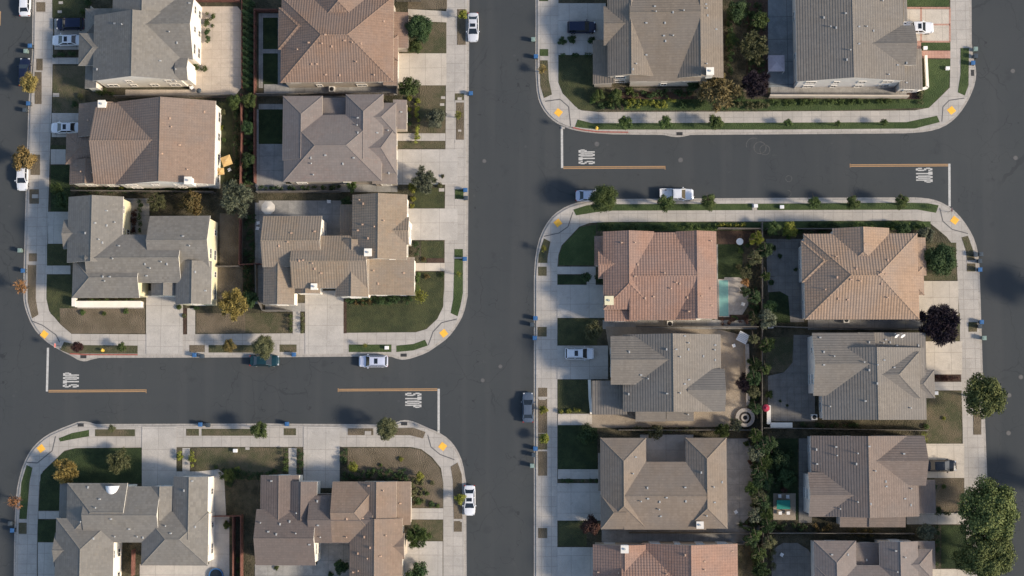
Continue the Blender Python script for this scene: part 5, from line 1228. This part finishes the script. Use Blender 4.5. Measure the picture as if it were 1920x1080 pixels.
for w, l in (('beside the grey-roofed house at top left', ((58, 87, 'blue'), (50, 97, 'pale green'), (55, 195, 'blue'), (48, 207, 'dark'))),
    ('left of the grey corner house', ((39, 470, 'pale green'), (45, 508, 'blue'))),
    ('near the teal car', ((366, 666, 'blue'), (380, 668, 'dark'), (552, 665, 'blue'))),
    ('right of the mauve-roofed house', ((883, 176, 'blue'),)), ('right of the tan-tiled corner house', ((873, 357, 'blue'), (874, 372, 'dark'), (872, 486, 'blue'))),
    ('of the lower left block', ((377, 796, 'blue'), (391, 797, 'dark'), (539, 795, 'blue'))), ('at bottom left', ((25, 994, 'blue'), (21, 981, 'dark'))),
    ('beside the dark navy SUV driveway', ((1000, 75, 'pale green'), (1005, 107, 'blue'))), ('left of the white SUV driveway', ((1004, 597, 'blue'), (998, 609, 'dark'), (1003, 634, 'blue'))),
    ('left of the beige house', ((1004, 841, 'blue'), (1001, 853, 'dark'), (998, 873, 'pale green'))), ('in the top right corner', ((1828, 93, 'pale green'), (1828, 106, 'dark'), (1823, 119, 'blue'))),
    ('right of the orange-tan house', ((1838, 477, 'dark'), (1828, 478, 'dark'), (1836, 490, 'dark'), (1836, 506, 'blue'))), ('right of the plum tree', ((1839, 604, 'blue'), (1836, 612, 'dark'), (1844, 634, 'pale green')))):
    for x, y, c in l: bin_(x, y, c, w)
# ------------------------------------------------------------------ street and garden furniture
def at(name, px, py, z, label, cat, h=0, rz=0, group=None):
    b = P(px, py, Z0 + h); e = empty(name, (b.x, b.y, z), R(rz)); tag(e, label, cat, group); return e
for px, py, l in ((1119, 240, 'yellow fire hydrant by the red kerb of the upper block'), (192, 657, 'yellow fire hydrant by the red kerb above the left STOP marking')):
    e = at('fire_hydrant', px, py, Z0, l, 'fire hydrant', .4, group='yellow fire hydrants')
    mb = MB(); mb.cyl((0, 0, 0), (0, 0, .08), .24, n=14); mb.cyl((0, 0, .08), (0, 0, .62), .15, .14, n=14); mb.build('barrel', M['yhyd'], e)
    mb = MB(); mb.cyl((0, 0, .62), (0, 0, .68), .2, n=14); mb.cyl((0, 0, .68), (0, 0, .84), .16, .05, n=14); mb.build('bonnet', M['yhyd'], e)
    for d in ((1, 0), (-1, 0), (0, 1)): mb = MB(); mb.cyl((d[0] * .12, d[1] * .12, .45), (d[0] * .28, d[1] * .28, .45), .08, n=10); mb.build('nozzle', M['yhyd'], e)
def stop_sign(px, py, face, label):     # face: +1 the plate faces east, -1 west
    e = at('stop_sign', px, py, Z0, label, 'stop sign', 1.5, 0 if face > 0 else 180, 'stop signs at the junctions')
    mb = MB(); mb.cyl((0, 0, 0), (0, 0, 2.7), .04, n=8); mb.build('post', M['iron'], e)
    def oc(r, x): return [(x, r * math.sin(R(22.5 + 45 * i)), 2.35 + r * math.cos(R(22.5 + 45 * i))) for i in range(8)]
    mb = MB(); a = oc(.4, .045); b = oc(.4, .07); mb.face(a[::-1]); mb.face(b)
    for i in range(8): j = (i + 1) % 8; mb.face([a[i], a[j], b[j], b[i]])
    pl = mb.build('plate', M['white'], e)
    mb = MB(); mb.face(oc(.365, .073)); mb.build('face', M['redsign'], pl)
    cw = .62 / 23; chh = .26 / 8
    for li, ch in enumerate('STOP'):
        mb = MB()
        for r in range(8):
            for q in range(5):
                if GL[ch][r][q] == '1':
                    u = -.31 + (li * 6 + q) * cw; v = 2.35 + .13 - r * chh; mb.face([(.077, u, v - chh), (.077, u + cw, v - chh), (.077, u + cw, v), (.077, u, v)])
        mb.build('letter', M['white'], pl)
M['redsign'] = plain('sign_red', (.5, .03, .03), .5)
stop_sign(106, 648, 1, 'red stop sign beside the left STOP marking'); stop_sign(823, 808, -1, 'red stop sign beside the lower right stop line')
stop_sign(1070, 236, 1, 'red stop sign above the upper left stop line'); stop_sign(1783, 395, -1, 'red stop sign at the foot of the right stop line')
# parasols
def parasol(px, py, r, mat, label, n=8, h=2.5, rz=0, square=False):
    e = at('parasol', px, py, Z0 + .04, label, 'parasol', h * .95, rz, 'garden parasols')
    mb = MB(); k = 4 if square else n
    pts = [(math.cos(2 * math.pi * (i + .5) / k) * r * (1.25 if square else 1), math.sin(2 * math.pi * (i + .5) / k) * r * (1.25 if square else 1), h - .35) for i in range(k)]
    for i in range(k):
        a, b = pts[i], pts[(i + 1) % k]; mid = ((a[0] + b[0]) / 2 * .96, (a[1] + b[1]) / 2 * .96, h - .31)
        mb.face([a, mid, (0, 0, h)]); mb.face([mid, b, (0, 0, h)]); mb.face([(a[0], a[1], a[2] - .15), (b[0], b[1], b[2] - .15), b, mid, a])
    mb.build('canopy', M[mat], e)
    mb = MB(); mb.cyl((0, 0, 0), (0, 0, h + .08), .03, n=8); mb.build('pole', M['wht'], e)
    mb = MB(); mb.cyl((0, 0, 0), (0, 0, .1), .3, n=14); mb.build('base', M['iron'], e)
    mb = MB()
    for i in range(k): mb.bar((0, 0, h - .12), (pts[i][0], pts[i][1], pts[i][2] - .03), .025, .025)
    mb.build('ribs', M['wht'], e)
parasol(502, 389, 1.15, 'canvas', 'beige octagonal parasol on the terrace of the tan-tiled house')
parasol(424, 301, .9, 'ochre', 'larger ochre square parasol behind the pink-tiled house', square=True, rz=20)
parasol(413, 321, .62, 'ochre', 'smaller ochre square parasol behind the pink-tiled house', square=True, h=2.2, rz=5)
parasol(1437, 765, .6, 'redc', 'red parasol on the slate patio', h=2.3)
e = at('gazebo', 1456, 118, Z0 + .04, 'square pale mauve gazebo on the blue-grey patio', 'gazebo', 2.4)
mb = MB(); s = 1.3
for a, b in (((-s, -s), (s, -s)), ((s, -s), (s, s)), ((s, s), (-s, s)), ((-s, s), (-s, -s))):
    mb.face([(a[0], a[1], 2.2), (b[0], b[1], 2.2), (0, 0, 2.9)]); mb.face([(a[0], a[1], 2.0), (b[0], b[1], 2.0), (b[0], b[1], 2.2), (a[0], a[1], 2.2)])
mb.build('canopy', M['mauvec'], e)
for a in ((-1, -1), (1, -1), (1, 1), (-1, 1)): mb = MB(); mb.cyl((a[0] * (s - .08), a[1] * (s - .08), 0), (a[0] * (s - .08), a[1] * (s - .08), 2.1), .04, n=8); mb.build('post', M['wht'], e)
# tables, fire pit, pool, grills, air conditioners
def table(px, py, w, d, mat, label, rz=0, rnd_=False, slat=False):
    e = at('garden_table', px, py, Z0 + .05, label, 'garden table', .7, rz)
    mb = MB()
    if rnd_: mb.cyl((0, 0, .7), (0, 0, .75), w / 2, n=20)
    elif slat:
        for i in range(6): t = -d / 2 + (i + .5) * d / 6; mb.box(-w / 2, t - d / 14, .7, w / 2, t + d / 14, .75)
    else: mb.box(-w / 2, -d / 2, .7, w / 2, d / 2, .75)
    mb.build('table_top', M[mat], e)
    if rnd_: mb = MB(); mb.cyl((0, 0, 0), (0, 0, .7), .07, n=8); mb.cyl((0, 0, 0), (0, 0, .04), .3, n=12); mb.build('pedestal', M['wht'], e)
    else:
        for a in ((-1, -1), (1, -1), (1, 1), (-1, 1)): mb = MB(); mb.cyl((a[0] * (w / 2 - .1), a[1] * (d / 2 - .1), 0), (a[0] * (w / 2 - .1), a[1] * (d / 2 - .1), .7), .035, n=8); mb.build('leg', M['wht'], e)
table(1393, 633, 1.7, 1.6, 'wht', 'white slatted square table at the corner of the tan patio', rz=-28, slat=True)
table(1387, 453, 1.1, 1.1, 'wht', 'round white table on the dark lawn of the salmon house', rnd_=True)
table(1469, 946, 2.1, 1.4, 'teal', 'teal-covered table in the shady garden at lower right')
for i, (x, y) in enumerate(((1462, 930), (1470, 929), (1478, 931), (1463, 962), (1476, 962))):
    pass
e = at('fire_pit', 1397, 783, Z0 + .05, 'round stone fire pit on the tan patio', 'fire pit', .3)
def ringm(r0, r1, z0, z1, n=28):
    mb = MB()
    for i in range(n):
        a, b = 2 * math.pi * i / n, 2 * math.pi * (i + 1) / n
        q = lambda r, t, z: (r * math.cos(t), r * math.sin(t), z)
        mb.face([q(r0, a, z1), q(r1, a, z1), q(r1, b, z1), q(r0, b, z1)]); mb.face([q(r1, a, z0), q(r1, b, z0), q(r1, b, z1), q(r1, a, z1)]); mb.face([q(r0, b, z0), q(r0, a, z0), q(r0, a, z1), q(r0, b, z1)])
    return mb
ringm(.95, 1.5, 0, .45).build('seat_ring', M['stone'], e); ringm(.35, .62, 0, .4).build('burner_wall', M['stone'], e); mb = MB(); mb.cyl((0, 0, 0), (0, 0, .2), .35, n=20); mb.build('burner', M['black'], e)
e = at('swimming_pool', 1357, 559, Z0 + .05, 'narrow turquoise pool against the salmon-tiled house', 'pool', .1)
mb = MB(); mb.box(-.85, -3.0, -.04, .85, 3.0, .06); mb.build('coping', M['kerb'], e); mb = MB(); mb.box(-.72, -2.85, .062, .72, 2.85, .07); mb.build('water', M['pool'], e)
for x, y, l in ((1527, 782, 'white air conditioner at the lower left of the grey-tan house'), (622, 167, 'air conditioner beside the brown-tiled house'), (1256, 607, 'air conditioner below the salmon-tiled house'), (1445, 610, 'air conditioner near the fence of the orange-tan house'), (1587, 600, 'air conditioner below the orange-tan house')):
    e = at('air_conditioner', x, y, Z0 + .05, l, 'air conditioner', .8, group='air conditioners beside the houses')
    mb = MB(); mb.box(-.45, -.45, 0, .45, .45, .85, taper=.01); mb.build('casing', M['trim'], e)
    mb = MB(); mb.cyl((0, 0, .852), (0, 0, .87), .34, n=18); mb.build('fan_grille', M['black'], e)
e = at('kettle_grill', 373, 170, Z0 + .05, 'round dark kettle grill at the corner of the tan patio', 'grill', .8)
mb = MB(); mb.cyl((0, 0, .55), (0, 0, .8), .25, .42, n=16); mb.build('bowl', M['black'], e); mb = MB(); mb.cyl((0, 0, .8), (0, 0, 1.0), .42, .2, n=16); mb.cyl((0, 0, 1.0), (0, 0, 1.06), .06, n=8); mb.build('lid', M['bingrey'], e)
for a in (0, 120, 240): mb = MB(); mb.bar((0, 0, .6), (.4 * math.cos(R(a)), .4 * math.sin(R(a)), 0), .03, .03); mb.build('leg', M['black'], e)
def chair(px, py, rz, label, mat='wht'):
    e = at('garden_chair', px, py, Z0 + .05, label, 'garden chair', .5, rz, 'garden chairs')
    mb = MB(); mb.box(-.25, -.25, .4, .25, .25, .45); mb.build('seat', M[mat], e); mb = MB(); mb.box(-.27, -.25, .45, -.22, .25, .9); mb.build('backrest', M[mat], e)
    for a in ((-1, -1), (1, -1), (1, 1), (-1, 1)): mb = MB(); mb.box(a[0] * .22 - .02, a[1] * .22 - .02, 0, a[0] * .22 + .02, a[1] * .22 + .02, .4); mb.build('leg', M[mat], e)
chair(360, 164, 30, 'pale chair by the kettle grill on the tan patio'); chair(484, 418, 100, 'white chair below the beige parasol', 'wht'); chair(483, 428, 80, 'second white chair, lower, below the beige parasol')
for k_, (x, y, rz, l) in enumerate(((1376, 648, 20, 'pale chair below the white slatted table'), (1462, 930, 90, 'pale chair above the teal table, left'), (1477, 931, 90, 'pale chair above the teal table, right'), (1463, 962, 270, 'pale chair below the teal table, left'), (1478, 962, 270, 'pale chair below the teal table, right'),
    (1392, 545, 200, 'pale chair on the pool terrace, upper'), (1393, 570, 160, 'pale chair on the pool terrace, lower'), (430, 318, 120, 'pale chair right of the ochre parasols'), (1450, 125, 0, 'pale chair left of the gazebo edge'), (1380, 960, 30, 'pale chair on the back patio of the beige house'), (1466, 1040, 60, 'pale chair on the round patio'))): chair(x, y, rz, l)
chair(617, 378, 0, 'small white chair on the terrace of the tan-tiled house')
e = at('paddling_pool', 405, 1079, Z0 + .06, 'round blue paddling pool at the bottom edge', 'paddling pool', .3)
ringm(1.0, 1.15, 0, .4).build('rim', M['binblue'], e); mb = MB(); mb.cyl((0, 0, 0), (0, 0, .25), 1.0, n=26); mb.build('water', M['cglass'], e)
for x, y, l in ((725, 652, 'pale utility box in the green strip beside the silver SUV'), (1417, 386, 'pale utility box on the link path of the lower strip'), (1466, 388, 'pale utility box in the lower strip right of the link path'), (1777, 128, 'white utility box on the lawn in the top right corner'), (1735, 90, 'white utility box beside the brick path at top right'), (441, 845, 'pale utility box on the lawn between the bottom houses'), (1755, 737, 'white pot on the lawn below the garden path at right')):
    e = at('utility_box', x, y, Z0 + .03, l, 'utility box', .4, group='small utility boxes')
    mb = MB(); mb.box(-.3, -.25, 0, .3, .25, .5, taper=.02); mb.build('casing', M['wht'], e); mb = MB(); mb.box(-.33, -.28, .5, .33, .28, .55, taper=.03); mb.build('lid', M['wht'], e)
# walks crossing the kerb strips, meter lids
for x0, y0, x1, y1 in ((1411, 381, 1419, 395), (384, 646, 391, 662), (518, 645, 524, 662), (734, 646, 743, 661), (853, 262, 870, 268), (853, 188, 870, 192), (1009, 744, 1026, 748), (1009, 843, 1026, 846), (1009, 493, 1026, 500), (1813, 488, 1830, 493), (167, 805, 178, 820), (1012, 105, 1028, 113)):
    sheet('link_path', rect((x0, y0, x1, y1)), Z0 + .04, M['kerb'])
for i, (x, y, s) in enumerate(((105, 178, 6), (831, 183, 4), (829, 196, 4), (862, 185, 4), (862, 245, 3), (66, 368, 6), (66, 345, 5), (114, 5, 4), (112, 22, 4), (828, 356, 5), (690, 812, 6), (1020, 109, 5), (866, 977, 3), (1018, 496, 4), (464, 841, 4), (1014, 748, 3), (1020, 748, 3), (1056, 240, 3))):
    sheet('meter_lid', rect((x - s, y - s * .6, x + s, y + s * .6)), Z0 + .045 + i * .0004, M['kerb'])
# satellite dishes on the grey-tan house
r_, Bs_, c_, ro_, ta = H14
for x, y in ((1677, 626), (1688, 626)):
    t = ta(x, y)
    if t:
        mb = MB(); mb.cyl(t, (t[0], t[1], t[2] + .7), .04, n=6)
        c0 = Vector((t[0] + .1, t[1] - .2, t[2] + .7)); mb.cyl(c0, c0 + Vector((.12, -.2, .12)), .1, .42, n=14); mb.build('satellite_dish', M['wht'], ro_)
r_, Bs_, c_, ro_, ta = H9
finish_labels()
